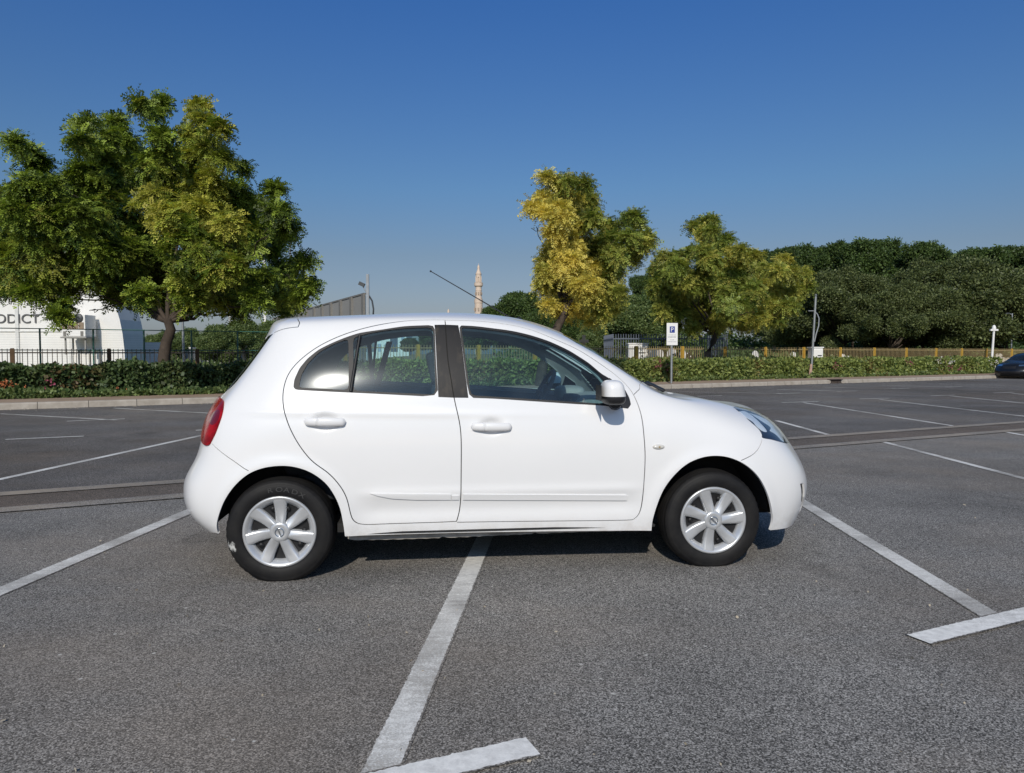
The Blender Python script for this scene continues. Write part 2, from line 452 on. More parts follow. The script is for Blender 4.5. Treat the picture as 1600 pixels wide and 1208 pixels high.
mb = MB()
sd = ks(1306, 0)
for k in range(7): mb.box((sd - .28 + k * .095, -.012, .085), (.05, .05, .14))
mb.box((sd, .02, .165), (.75, .22, .03)); mb.box((sd, -.012, .02), (.75, .05, .03))
kerb_frame(mb.build('drain_grate', M['drain'], label='small rusty iron drain inlet set into the far kerb', cat='drain'))

# ------------------------------------------------------------------ fences
def fence(name, label, posts, zt, postm, barm, pw=.11, gap=.115):
    root = empty(name, kp(posts[0], TF, .15), KA, label=label, cat='fence')
    po = None; s0 = posts[0]
    for i, s in enumerate(posts):
        x = s - s0
        if po is None:
            mb = MB(); mb.box((0, 0, zt / 2), (pw, pw, zt)); mb.box((0, 0, zt + .012), (pw * .8, pw * .8, .024))
            po = mb.build('post', postm, root)
        else:
            o = po.copy(); COL.objects.link(o); o.parent = root; o.location = (x, 0, 0)
        if i < len(posts) - 1:
            w = posts[i + 1] - s - pw
            mb = MB(); mb.box((w / 2, 0, zt - .10), (w, .03, .035)); mb.box((w / 2, 0, zt - .62), (w, .03, .035)); mb.box((w / 2, 0, .1), (w, .03, .035))
            nb = max(3, int(w / gap))
            for k in range(nb): mb.box(((k + .5) * w / nb, .0, (zt + .02) / 2 + .03), (.018, .018, zt - .06))
            mb.build('railing', barm, root, (x + pw / 2, 0, 0))
    return root
TF = 4.55
LP = [ks(p, TF) for p in (-360, -230, -115, 20, 171, 308.5, 430)]
fence('railing_fence', 'railing fence toned dark for the shade behind the left hedge, below the white hall', [LP[0] - 8, LP[0] - 5.4, LP[0] - 2.7] + LP, 1.22, M['dark_post'], M['dark_bar'])
RP = [LP[-1] + .35, ks(540, TF), ks(653.5, TF), ks(748, TF), ks(836, TF), ks(915, TF), ks(994, TF), ks(1066, TF)] + [ks(p, TF) for p in (1132.8, 1195.7, 1255.5, 1312.6, 1365.5, 1415.4, 1461.9, 1502, 1540, 1580)]
RP += [RP[-1] + 2.86 * k for k in range(1, 6)]
fence('railing_fence', 'long sunlit railing fence with ochre yellow posts behind the right hedge', RP, 1.40, M['yellow_post'], M['ochre_bar'])
# tall green net fence, further back on the left
root = empty('net_fence', kp(0, 8.2, .14), KA, label='tall thin green steel net fence in front of the white hall', cat='fence')
xs = [ks(p, 8.2) for p in (-250, -130, -25, 63.8, 147, 226, 300, 372, 445, 520)]
post = None
for x in xs:
    if post is None:
        mb = MB(); mb.tube([(0, 0, 0), (0, 0, 1.92)], .028, 8); post = mb.build('post', M['green_steel'], root, (x, 0, 0))
    else:
        o = post.copy(); COL.objects.link(o); o.parent = root; o.location = (x, 0, 0)
mb = MB()
for z in (1.90, 1.22, .60): mb.tube([(xs[0], 0, z), (xs[-1], 0, z)], .017, 6)
mb.build('rail', M['green_steel'], root)
mb = MB()
for k in range(24): mb.box(((xs[0] + xs[-1]) / 2, 0, .1 + k * .076), (xs[-1] - xs[0], .0022, .0022))
mb.build('net_wires', M['green_steel'], root)

# ------------------------------------------------------------------ white arched hall
HD = 36.0
hall = empty('sports_hall', (-33.5, HD, .14), 0, label='white arched fabric hall with grey lettering behind the left fence', cat='building')
def hx(px): return (px - 800) / 1150 * HD + 33.5
def hz(py): return EYE + (553 - py) / 1150 * HD - .14
HX1 = hx(197); HA, HB = HX1, 9.0
arc = []
for k in range(49):
    a = math.pi * k / 48
    arc.append((HA * math.copysign(abs(math.cos(a)) ** .8, math.cos(a)), HB * abs(math.sin(a)) ** .72))
V = [(x, y, z) for y in (0, 2.0) for x, z in arc]; n = 49
me = bpy.data.meshes.new('shell'); me.from_pydata(V, [], [(i, i + 1, n + i + 1, n + i) for i in range(n - 1)]); me.update()
link('shell', me, M['white_wall'], hall)
mb = MB(); mb.prism(arc, -.06, 0, 'y'); g = mb.build('gable_wall', M['white_wall'], hall)
mb = MB()
for px in (31, 114, -60, -150): mb.box((hx(px), -.095, 3.2), (.16, .07, 6.3))
for z in (2.2,): mb.box((hx(10), -.085, z), (8.5, .05, .05))
mb.build('seam_rib', plain('white_rib', (.66, .66, .64), .7), hall)
mb = MB(); x0, x1 = hx(127), hx(160)
mb.box(((x0 + x1) / 2, -.10, .62), (x1 - x0, .08, 1.24)); dr = mb.build('door', M['white_wall'], hall)
mb = MB()
for x in (x0, (x0 + x1) / 2, x1): mb.box((x, -.16, .62), (.06, .05, 1.28))
mb.box(((x0 + x1) / 2, -.165, 1.27), (x1 - x0 + .1, .05, .06)); mb.build('door_frame', M['panel_grey'], dr)
# lettering
def text_mesh(txt, size, ext=.01):
    cu = bpy.data.curves.new('txt', 'FONT'); cu.body = txt; cu.size = size; cu.extrude = ext; cu.align_x = 'LEFT'
    o = bpy.data.objects.new('txt', cu); COL.objects.link(o)
    bpy.context.view_layer.update()
    me = bpy.data.meshes.new_from_object(o.evaluated_get(bpy.context.evaluated_depsgraph_get()))
    bpy.data.objects.remove(o); bpy.data.curves.remove(cu)
    return me
me = text_mesh('ADDICT', .62, .02)
xsx = np.empty(len(me.vertices) * 3, np.float32); me.vertices.foreach_get('co', xsx); xsx = xsx.reshape(-1, 3)
capw = xsx[:, 0].max() - xsx[:, 0].min()
# the photograph shows the last letters ending at px 66, cap height 14 px
sc = (14 / 1150 * HD) / (xsx[:, 1].max() - xsx[:, 1].min()); sxx = sc * 1.12
xsx = np.stack([(xsx[:, 0] - xsx[:, 0].max()) * sxx, xsx[:, 1] * sc, xsx[:, 2]], 1)
me.vertices.foreach_set('co', xsx.astype(np.float32).ravel()); me.update()
o = link('lettering', me, M['text_grey'], hall, (hx(66), -.09, hz(505)))
o.rotation_euler = (R(90), 0, 0)
# air conditioner on the hall front: rests on its bracket, a thing of its own
ac = empty('air_conditioner', (hx(139) - 33.5, HD - .75, .14 + hz(527)), 0, label='white rooftop type air conditioner with two round fans on the hall front', cat='air conditioner')
aw = 36 / 1150 * HD; ah = 33 / 1150 * HD
mb = MB(); mb.box((0, 0, ah / 2), (aw, .9, ah)); bevel(mb.build('casing', M['white_wall'], ac), .02)
for q in (-1, 1):
    mb = MB(); mb.lathe([(.0, -.50), (.19, -.50), (.22, -.47), (.22, -.45)], 28, 'y', (q * .26, 0, ah * .84)); mb.build('fan_grille', M['dark_metal'], ac)
for k in range(4):
    mb = MB(); mb.box((-aw * .5 + aw * (k + .5) / 4 * .92 + .045, -.455, ah * .5), (aw * .205, .03, ah * .30)); mb.build('condenser_fins', M['ac_brown'], ac)
for q in (-1, 1):
    mb = MB(); mb.box((q * aw * .36, -.455, ah * .14), (.13, .03, .22)); mb.build('air_outlet', M['panel_dark'], ac)
mb = MB(); mb.box((0, 0, -.04), (aw + .1, .95, .07)); mb.box((-aw * .42, -.3, -.45), (.06, .06, .8)); mb.box((aw * .42, -.3, -.45), (.06, .06, .8)); mb.box((-aw * .42, .3, -.45), (.06, .06, .8)); mb.box((aw * .42, .3, -.45), (.06, .06, .8))
mb.box((0, -.3, -.78), (aw, .05, .05)); mb.build('bracket', M['panel_grey'], ac)

def house(name, label, c, size, cat='building', windows=0, m='white_wall', rz=0.0, roof=True, stair=False):
    o = empty(name, c, rz, label=label, cat=cat); w, d, h = size
    mb = MB(); mb.box((0, 0, h / 2), (w, d, h)); mb.build('walls', M[m], o)
    if roof:
        mb = MB(); mb.box((0, 0, h + .06), (w + .2, d + .2, .12)); mb.build('roof', M['cream' if m != 'white_wall' else 'white_wall'], o)
    for k in range(windows):
        mb = MB(); mb.box((-w / 2 + w * (k + .5) / windows, -d / 2 - .02, h * .55), (w / windows * .45, .05, h * .35)); mb.build('window', M['tower_glass'], o)
    return o
def bx(px0, px1, D): return ((px0 + px1) / 2 - 800) / 1150 * D, (px1 - px0) / 1150 * D
def zz(py, D): return EYE + (553 - py) / 1150 * D
x, w = bx(196, 256, 44); house('boundary_wall', 'low white wall just right of the arched hall, left of the trunk', (x, 44, .14), (w, .3, zz(535, 44) - .14), 'wall', roof=False)
x, w = bx(256, 640, 60); house('boundary_wall', 'long low white wall far behind the left trees', (x, 60, .14), (w, .3, zz(550, 60) - .14), 'wall', roof=False)
x, w = bx(372, 392, 57); house('site_cabin', 'small cream cabin with pitched top in front of the far white wall', (x, 57, .14), (w, 2, 1.6), windows=1, m='cream')
x, w = bx(268, 306, 58.5); house('site_cabin', 'low white cabin with dark windows left of the cream cabin', (x, 58.5, .14), (w, 2, 1.5), windows=3)
x, w = bx(590, 612, 90); house('villa', 'white flat roofed villa seen through the rear side window, left one', (x, 92, .14), (w, 6, 3.2), windows=2)
x, w = bx(618, 640, 105); house('villa', 'taller white flat roofed villa seen through the rear side window, right one', (x, 105, .14), (w, 6, 5.2), windows=2)
for px0, px1, py, lab in ((186, 197, 503, 'pale glass tower on the far left skyline, narrower one'), (201, 217, 501, 'pale glass tower on the far left skyline, wider one')):
    x, w = bx(px0, px1, 700)
    t = empty('tower_block', (x, 700, 0), label=lab, cat='tower'); h = zz(py, 700)
    mb = MB(); mb.box((0, 0, h / 2), (w, w, h)); mb.build('facade', M['tower_glass'], t)
    mb = MB()
    for k in range(12): mb.box((0, -w / 2 - .1, h * (k + .5) / 12), (w, .3, 1.0))
    mb.build('floor_bands', M['panel_grey'], t)

# grey panel wall running away to the left, with its lamp mast
WA, WB = Vector((-8.95, 45, 0)), Vector((-24.5, 76, 0)); wd = WB - WA; wl = wd.length
pw_ = empty('panel_wall', (WA.x, WA.y, .14), math.atan2(wd.y, wd.x), label='high grey panel wall with ribs running away behind the car roof', cat='wall')
mb = MB(); mb.box((wl / 2, 0, 2.35), (wl, .08, 4.7)); mb.build('panels', M['panel_grey'], pw_)
rib = None
for k in range(13):
    x = .05 + (wl - .1) * k / 12
    if rib is None:
        mb = MB(); mb.box((0, .1, 2.36), (.42, .14, 4.74)); rib = mb.build('rib', M['panel_dark'], pw_, (x, 0, 0))
    else:
        o = rib.copy(); COL.objects.link(o); o.parent = pw_; o.location = (x, 0, 0)
mb = MB(); mb.box((wl / 2, 0, 4.76), (wl, .16, .1)); mb.build('coping', M['panel_dark'], pw_)
fm = empty('flood_mast', (-8.72, 44.7, .14), label='dark grey mast with a small floodlight at the end of the grey panel wall', cat='lamp post')
mb = MB(); mb.box((0, 0, 2.95), (.16, .16, 5.9)); mb.build('mast', M['grey_paint'], fm)
mb = MB(); mb.tube([(-.05, 0, 4.75), (-.28, 0, 5.15)], .03, 8); mb.build('arm', M['grey_paint'], fm)
mb = MB(); mb.box((-.36, 0, 5.3), (.36, .2, .22), Matrix.Rotation(R(25), 3, 'Y')); mb.build('floodlight', M['dark_metal'], fm)
mb = MB(); mb.tube([(.08, 0, 4.6), (.26, 0, 4.3), (.34, 0, 3.8), (.3, 0, 3.2), (.12, 0, 2.8)], .05, 8); mb.build('cable', M['dark_metal'], fm)

def pole(name, label, base, h, r, m, top=None, cat='lamp post', group=None, arm=0.0, lean=0.0):
    o = empty(name, base, label=label, cat=cat, group=group)
    mb = MB(); mb.tube([(0, 0, 0), (lean * .5, 0, h * .5), (lean, 0, h)], [r, r * .85, r * .7], 10); mb.build('pole', M[m], o)
    mb = MB(); mb.lathe([(r * 2.2, 0), (r * 2.2, .05), (r * 1.1, .09)], 12); mb.build('base_plate', M[m], o)
    if arm:
        mb = MB(); mb.tube([(lean, 0, h * .97), (lean + arm * .5, 0, h * 1.0), (lean + arm, 0, h * 1.0)], r * .5, 8); mb.build('arm', M[m], o)
        mb = MB(); mb.box((lean + arm, 0, h * 1.0 - .03), (abs(arm) * .6, .22, .08)); mb.build('lamp_head', M['dark_metal'], o)
    return o
def gp(px, D): x = (px - 800) / 1150 * D; return Vector((x, D, ground_z(x, D)))
pole('lamp_post', 'tall white lamp mast behind the right side of the big tree', gp(415.5, 68), 10.4, .18, 'white_wall', arm=-1.0)
pole('lamp_post', 'tall white lamp mast behind the middle of the big tree, left of the other', gp(361, 70), 10.0, .17, 'white_wall', arm=-1.0)
pole('lamp_post', 'thin grey mast whose top shows above the right branches of the big tree', gp(456, 82), zz(371, 82) - .14, .13, 'grey_metal', arm=.5)
pole('lamp_post', 'slim grey pole standing just right of the big tree trunk', gp(288, 30), 4.2, .055, 'grey_metal', arm=.5, lean=-.05)
pole('lamp_post', 'thin grey pole at the right edge behind the ochre fence', gp(1579, 50), zz(490, 50) - .14, .06, 'grey_metal', arm=-.4)
# leaning cable pole by the kerb, grey above a timber stub
b = kp(ks(1268, 2.3), 2.3, .15)
cp = empty('cable_pole', b, label='leaning grey pole with a bulging cable in front of the right hedge', cat='pole')
hh = zz(460, b.y) - .15
mb = MB(); mb.tube([(0, 0, .42), (.14, 0, hh)], .05, 10); mb.build('pole', M['grey_metal'], cp)
mb = MB(); mb.tube([(-.06, 0, 0), (-.02, 0, .62)], [.075, .06], 10); mb.build('timber_stub', M['stub'], cp)
mb = MB(); mb.tube([(.12, -.05, hh * .78), (.2, -.05, hh * .76), (.28, -.05, hh * .71), (.27, -.05, hh * .62), (.16, -.05, hh * .52), (.09, -.05, hh * .43)], .03, 8); mb.build('cable', M['grey_metal'], cp)
mb = MB(); mb.box((-.06, 0, hh * .8), (.26, .03, .03)); mb.build('crossarm', M['grey_metal'], cp)
# white lamp post
b = kp(ks(1550, 3.9), 3.9, .14)
wl_ = empty('garden_lamp', b, label='short white lamp post with a cross shaped head in front of the yellow fence', cat='lamp post')
hh = zz(508, b.y) - .14
mb = MB(); mb.tube([(-.06, 0, 0), (.05, 0, hh - .35)], [.075, .06], 10); mb.build('pole', M['white_wall'], wl_)
mb = MB(); mb.box((.05, 0, hh - .30), (.46, .12, .10)); mb.build('crossbar', M['white_wall'], wl_)
mb = MB(); mb.lathe([(.1, hh - .36), (.12, hh - .2), (.09, hh - .08), (.05, hh - .02), (0, hh)], 12, 'z', (.05, 0, 0)); mb.build('lamp_head', M['white_wall'], wl_)
# parking sign
b = kp(ks(1049.6, .75), .75, .15)
ps = empty('parking_sign', b, R(4), label='white parking sign with a blue P square on a grey post at the kerb', cat='sign')
zt_ = zz(505, b.y) - .15; zb_ = zz(539.5, b.y) - .15; sw = 17.5 / 1150 * b.y
mb = MB(); mb.tube([(0, .03, 0), (0, .03, zt_ - .03)], .042, 12); mb.build('post', M['grey_metal'], ps)
mb = MB(); mb.box((0, -.02, (zt_ + zb_) / 2), (sw, .012, zt_ - zb_)); sp = bevel(mb.build('sign_plate', M['sign_white'], ps), .004)
H_ = zt_ - zb_
mb = MB(); mb.box((0, -.0295, zb_ + H_ * .705), (sw * .46, .004, H_ * .285)); bs_ = mb.build('blue_panel', M['sign_blue'], sp)
me = text_mesh('P', 1.0, .004)
q = np.empty(len(me.vertices) * 3, np.float32); me.vertices.foreach_get('co', q); q = q.reshape(-1, 3); lo, hi = q.min(0), q.max(0)
q[:, 0] = (q[:, 0] - (lo[0] + hi[0]) / 2) / (hi[0] - lo[0]) * sw * .22; q[:, 1] = (q[:, 1] - (lo[1] + hi[1]) / 2) / (hi[1] - lo[1]) * H_ * .19; q[:, 2] *= .5
me.vertices.foreach_set('co', q.ravel()); me.update(); o = link('letter', me, M['sign_white'], sp, (0, -.034, zb_ + H_ * .705)); o.rotation_euler = (R(90), 0, 0)
for zf, wf, th in ((.46, .66, .020), (.37, .74, .038), (.24, .34, .022), (.155, .80, .022)):
    mb = MB(); nw = int(wf * 12); x = -sw * wf / 2
    for k in range(nw):
        ww = sw * wf / nw * (.55 + .35 * ((k * 37) % 7) / 7); mb.box((x + ww / 2, -.0275, zb_ + H_ * zf), (ww, .002, H_ * th)); x += sw * wf / nw
    mb.build('print_line', M['sign_ink'], sp)
# utility cabinets
def cabinet(label, px0, px1, pyt, D, vents=True):
    x, w = bx(px0, px1, D); h = zz(pyt, D) - .14
    o = empty('utility_cabinet', (x, D, .14), label=label, cat='cabinet')
    mb = MB(); mb.box((0, 0, h / 2 + .03), (w, .45, h - .06)); bevel(mb.build('casing', M['sign_white'], o), .015)
    mb = MB(); mb.box((0, -.23, h / 2), (w * .9, .02, h * .84)); d = mb.build('door', M['white_wall'], o)
    mb = MB(); mb.box((w * .08, -.25, h * .55), (.03, .03, .16)); mb.box((w * .2, -.25, h * .72), (w * .35, .015, .05)); mb.box((w * .2, -.25, h * .62), (w * .1, .015, .1)); mb.build('handle', M['dark_metal'], d)
    mb = MB(); mb.box((0, 0, h), (w + .06, .52, .05)); mb.build('lid', M['sign_white'], o)
b = kp(ks(1273, 4.0), 4.0, 0); cabinet('small white utility box at the foot of the leaning cable pole', 1264.5, 1282.5, 543, b.y)
cabinet('large white cabinet behind the fence left of the parking sign', 981, 1011, 537, 36.2)
cabinet('lower white cabinet beside the large one', 1011.5, 1025, 546, 36.3)
# blue grey steel compound fence
D = 38.5; x0, x1 = (958 - 800) / 1150 * D, (1136 - 800) / 1150 * D
sf = empty('steel_fence', (x0, D, .14), label='high blue grey steel bar fence behind the parking sign', cat='fence'); hh = zz(522, D) - .14
mb = MB(); nb = int((x1 - x0) / .13)
for k in range(nb + 1): mb.box(((x1 - x0) * k / nb, 0, hh / 2 + random.uniform(-.02, .02)), (.035, .035, hh))
for k in range(30): mb.box((0.0 if k % 2 else x1 - x0, .15 + .13 * k, hh / 2), (.035, .035, hh))
mb.build('bars', M['blue_steel'], sf)
mb = MB(); mb.box(((x1 - x0) / 2, -.035, hh - .25), (x1 - x0, .03, .06)); mb.box(((x1 - x0) / 2, -.035, .3), (x1 - x0, .03, .06)); mb.box((0, 2, hh - .25), (.03, 4, .06)); mb.box((x1 - x0, 2, hh - .25), (.03, 4, .06)); mb.build('rail', M['blue_steel'], sf)
# timber T post
b = gp(912, 33.5); hh = zz(524, 33.5) - .14
tp = empty('timber_post', b, label='pale timber post with a short crossbar behind the windscreen pillar', cat='post')
mb = MB(); mb.box((0, 0, hh / 2), (.14, .14, hh)); mb.build('upright', M['timber'], tp)
mb = MB(); mb.box((0, -.08, hh - .28), (.42, .08, .14)); mb.build('crossbar', M['timber'], tp)

# minaret
MD = 260.0; U = MD / 1150
mn = empty('minaret', ((748 - 800) * U, MD, 0), label='slender cream stone minaret above the car roof on the skyline', cat='minaret')
z = lambda py: zz(py, MD)
mb = MB(); mb.lathe([(6.2 * U, 0), (6.2 * U, z(474)), (5.4 * U, z(466)), (4.9 * U, z(464)), (4.7 * U, z(456)), (5.1 * U, z(455)), (5.1 * U, z(453.5)), (4.7 * U, z(453)), (4.6 * U, z(447))], 16, smooth=False); mb.build('shaft', M['cream'], mn)
for a, b_ in ((474.5, 468.5), (447.8, 442.5)):
    mb = MB(); rr = 6.7 * U
    mb.lathe([(4.7 * U, z(a + 1.5)), (rr * .95, z(a)), (rr, z(a - .8)), (rr, z(b_)), (rr * .9, z(b_)), (rr * .9, z(a - .8)), (4 * U, z(a - .8))], 16, smooth=False); mb.build('balcony', M['cream'], mn)
mb = MB()
for k in range(8):
    a = 2 * math.pi * (k + .5) / 8; mb.box((4.0 * U * math.cos(a), 4.0 * U * math.sin(a), (z(442) + z(433)) / 2), (.42, .42, z(433) - z(442)))
mb.lathe([(2.6 * U, z(444)), (2.6 * U, z(432))], 12); mb.lathe([(4.4 * U, z(434)), (4.4 * U, z(430)), (4.9 * U, z(429.6)), (4.9 * U, z(428.6)), (4.2 * U, z(428.4))], 16, smooth=False); mb.build('lantern', M['cream'], mn)
mb = MB(); mb.lathe([(4.2 * U, z(428.6)), (3.6 * U, z(426.5)), (2.4 * U, z(423.5)), (1.7 * U, z(421.5)), (1.9 * U, z(419)), (1.6 * U, z(417)), (.8 * U, z(415.6)), (.25 * U, z(414.5)), (.2 * U, z(412.8)), (0, z(412.4))], 16); mb.build('dome', M['cream'], mn)
mb = MB()
for k in range(8):
    a = 2 * math.pi * k / 8; mb.box((4.75 * U * math.cos(a), 4.75 * U * math.sin(a), z(459.5)), (.45, .45, 1.0), Matrix.Rotation(a, 3, 'Z')); mb.box((6.05 * U * math.cos(a), 6.05 * U * math.sin(a), z(484)), (.5, .5, 1.1), Matrix.Rotation(a, 3, 'Z'))
mb.build('window', M['cream_dark'], mn)
t = empty('finial_tower', ((701 - 800) / 1150 * 500, 500, 0), label='tiny cream finial of a distant tower just above the car roof', cat='tower')
zt2 = zz(483, 500); mb = MB(); mb.lathe([(1.0, 0), (1.0, zt2 - 3), (.7, zt2 - 2.4), (.75, zt2 - 1.2), (.3, zt2 - .4), (0, zt2)], 12); mb.build('shaft', M['cream'], t)

# headstones in the cemetery beyond the right fence
hs = None; look = ['rounded', 'square', 'leaning', 'broad', 'narrow']
hpos = [(1275, 47), (1316, 52), (1323, 50), (1455, 56), (1466, 60), (1478, 58), (1500, 55), (1516, 57), (1545, 49), (1560, 54), (1566, 47), (1574, 50), (1592, 48), (1030, 44), (1048, 45), (1068, 47), (1078, 46), (1240, 52), (1180, 48)]
for i, (px, D) in enumerate(hpos):
    h = random.uniform(.75, 1.15); w = random.uniform(.35, .6)
    if hs is None:
        mb = MB(); mb.prism([(-.5, 0), (.5, 0), (.5, .75), (.35, .93), (0, 1), (-.35, .93), (-.5, .75)], -.08, .08, 'y'); hs = o = mb.build('headstone', M['stone_white'])
    else:
        o = hs.copy(); COL.objects.link(o)
    o.location = gp(px, D); o.scale = (w, 1, h); o.rotation_euler = (R(random.uniform(-3, 3)), R(random.uniform(-5, 5)), R(random.uniform(-25, 25)))
    tag(o, 'small white headstone in the cemetery beyond the railing fence', 'headstone', 'white headstones beyond the fence')

# ------------------------------------------------------------------ foliage
def leaflet(p, d, side, l, w):
    """pointed leaf as a 4 point kite from p along d"""
    d = d / (np.linalg.norm(d) + 1e-9); side = side / (np.linalg.norm(side) + 1e-9)
    return [p, p + d * l * .45 + side * w, p + d * l, p + d * l * .45 - side * w]
def proto_feather(rng, fronds=8, L=.44, pairs=7, ll=.095, lw=.022):
    """a rosette of drooping feathery fronds, as on a poinciana branch end"""
    out = []; sh = []
    for k in range(fronds):
        az = 2 * math.pi * (k + rng.uniform(-.3, .3)) / fronds; el = rng.uniform(.0, .9)
        d = np.array([math.cos(az) * math.cos(el), math.sin(az) * math.cos(el), math.sin(el)])
        side = np.array([-math.sin(az), math.cos(az), 0]); up = np.cross(d, side); LL = L * rng.uniform(.7, 1.15); s = rng.uniform(0, 1)
        for j in range(pairs):
            f = (j + 1) / (pairs + .3)
            p = d * LL * f - np.array([0, 0, 1]) * (f * f * LL * .45)
            for q in (-1, 1):
                dd = side * q + d * .65 - np.array([0, 0, .3]) + rng.normal(0, .1, 3)
                out += leaflet(p, dd, d - up * .4, ll * (1 - .35 * f) * rng.uniform(.85, 1.15), lw); sh += [min(1, max(0, s + rng.uniform(-.2, .2)))] * 4
        p = d * LL * .95 - np.array([0, 0, 1]) * (LL * .43)
        out += leaflet(p, d - np.array([0, 0, .8]), side, ll * .7, lw); sh += [s] * 4
    return np.array(out), np.array(sh)
def proto_tuft(rng, n=12, L=.3, ll=.12, lw=.05):
    """a ball-ish tuft of plain leaves"""
    out = []; sh = []
    for k in range(n):
        d = rng.normal(0, 1, 3); d[2] += .35; d /= np.linalg.norm(d)
        side = np.cross(d, rng.normal(0, 1, 3)); p = d * L * rng.uniform(.15, 1)
        out += leaflet(p, d + rng.normal(0, .5, 3), side, ll * rng.uniform(.7, 1.3), lw * rng.uniform(.7, 1.3)); sh += [rng.uniform(0, 1)] * 4
    return np.array(out), np.array(sh)
def rot_to(dirs, rng):
    """rotation matrices whose z axis is dirs, spun at random"""
    z = dirs / np.linalg.norm(dirs, axis=1, keepdims=True); t = rng.normal(0, 1, z.shape)
    x = np.cross(t, z); x /= np.linalg.norm(x, axis=1, keepdims=True); y = np.cross(z, x)
    return np.stack([x, y, z], 2)
def scatter_mesh(name, protos, pos, dirs, scale, tint, rng):
    Vs = []; SH = []; TI = []
    R_ = rot_to(dirs, rng); which = rng.integers(0, len(protos), len(pos))
    for k, (pv, ps) in enumerate(protos):
        i = np.where(which == k)[0]
        if not len(i): continue
        v = np.einsum('nij,mj->nmi', R_[i], pv) * scale[i][:, None, None] + pos[i][:, None, :]
        Vs.append(v.reshape(-1, 3)); jit = rng.uniform(-.3, .3, len(i))
        SH.append(np.clip(ps[None, :] * .75 + .12 + jit[:, None], 0, 1).ravel()); TI.append(np.repeat(tint[i], len(pv)))
    V = np.concatenate(Vs); F = np.arange(len(V)).reshape(-1, 4)
    me = np_mesh(name, V, F, False)
    for nm, arr in (('shade', np.concatenate(SH)), ('tint', np.concatenate(TI))):
        if len(arr) == len(me.vertices):
            me.attributes.new(nm, 'FLOAT', 'POINT').data.foreach_set('value', arr.astype(np.float32))
    return me
def crown_points(clumps, dens, rng, flat=.85, size=1.0):
    """clumps: (centre, radius, tint); returns branch end points spread through the shells of the clumps"""
    P = []; Dd = []; S_ = []; T_ = []
    for c, r, t in clumps:
        n = max(6, int(dens * (r + .12) ** 2 * 4))
        d = rng.normal(0, 1, (n, 3)); d /= np.linalg.norm(d, axis=1, keepdims=True)
        rad = r * rng.uniform(.30, 1.0, n) ** .45
        p = np.array(c) + d * rad[:, None] * np.array([1, 1, flat])
        dd = d * .75 + np.array([0, 0, .8]) + rng.normal(0, .3, (n, 3))
        P.append(p); Dd.append(dd); S_.append(rng.uniform(.75, 1.25, n) * size)
        T_.append(np.clip(t + rng.normal(-.03, .18, n), 0, 1) if t > .02 else np.clip(rng.normal(-.05, .1, n), 0, 1))
    return np.concatenate(P), np.concatenate(Dd), np.concatenate(S_), np.concatenate(T_)

def limb(mb, a, b, ra, rb, wob, rng, n=5):
    a = np.array(a); b = np.array(b); P = []
    for i in range(n + 1):
        f = i / n; p = a + (b - a) * f + rng.normal(0, wob, 3) * (0 if i in (0, n) else 1); P.append(tuple(p))
    mb.tube(P, [ra + (rb - ra) * i / n for i in range(n + 1)], 9)
    return P

def px_tree(name, label, base, fork, clumps, D, spread, protos, mleaf, dens, r0, seed, size=1.0, cat='tree', group=None, limbs=16, flat=.85, bark='bark', path=None):
    """a tree with its clumps given as (px, py, radius px, tint[, depth offset])"""
    rng = np.random.default_rng(seed)
    root = empty(name, base, label=label, cat=cat, group=group); b = np.array(base)
    cl = []
    xs = np.array([c[0] for c in clumps]); xm = xs.mean(); xr = max(1, np.ptp(xs) / 2)
    for c in clumps:
        k = math.sqrt(max(0, 1 - ((c[0] - xm) / xr) ** 2 * .8))
        off = c[4] if len(c) > 4 else rng.uniform(-1, 1) * spread * k
        p = np.array(pt(c[0], c[1], D + off)) - b
        r_ = c[2] / 1150 * (D + off); cl.append((p, max(.42 * r_, r_ - .19 * size), c[3]))
    for p, r, t in list(cl):                     # ragged outer sprigs
        for q in range(2):
            d = rng.normal(0, 1, 3); d[2] = abs(d[2]) * .8; d /= np.linalg.norm(d); cl.append((p + d * r * rng.uniform(.9, 1.25), r * rng.uniform(.18, .36), t))
    P, Dd, S_, T_ = crown_points(cl, dens, rng, flat, size)
    mb = MB(); fk = np.array(fork) - b
    if path: 
        pp = [np.zeros(3)] + [np.array(q) - b for q in path] + [fk]
        mb.tube([tuple(q) for q in pp], [r0 * (1.15 - .4 * i / (len(pp) - 1)) for i in range(len(pp))], 12)
    else:
        mb.tube([(0, 0, -.05), tuple(fk * .12 + rng.normal(0, .02, 3)), tuple(fk * .5 + rng.normal(0, .05, 3)), tuple(fk)], [r0 * 1.35, r0 * 1.05, r0 * .88, r0 * .8], 12)
    big = sorted(cl, key=lambda q: -q[1])
    sel = [cl[i] for i in rng.permutation(len(clumps))[:limbs]]
    for p, r, t in sel:
        p = fk + (p - fk) * .86; p[1] += .6; m1 = fk + (p - fk) * .45 + np.array([0, 1.0, .12 * np.linalg.norm(p - fk)])
        limb(mb, fk * .97, m1, r0 * .38, r0 * .20, .05, rng); limb(mb, m1, p, r0 * .20, r0 * .05, .08, rng)
        for q in range(3):
            e = p + rng.normal(0, .5, 3) * r; limb(mb, p * .9 + m1 * .1, e, r0 * .07, .008, .03, rng, 3)
    mb.build('trunk', M[bark], root)
    pr = [protos(rng) for _ in range(5)]
    me = scatter_mesh('crown', pr, P, Dd, S_, T_, rng)
    link('crown', me, M[mleaf], root)
    return root

feath = lambda rng: proto_feather(rng)
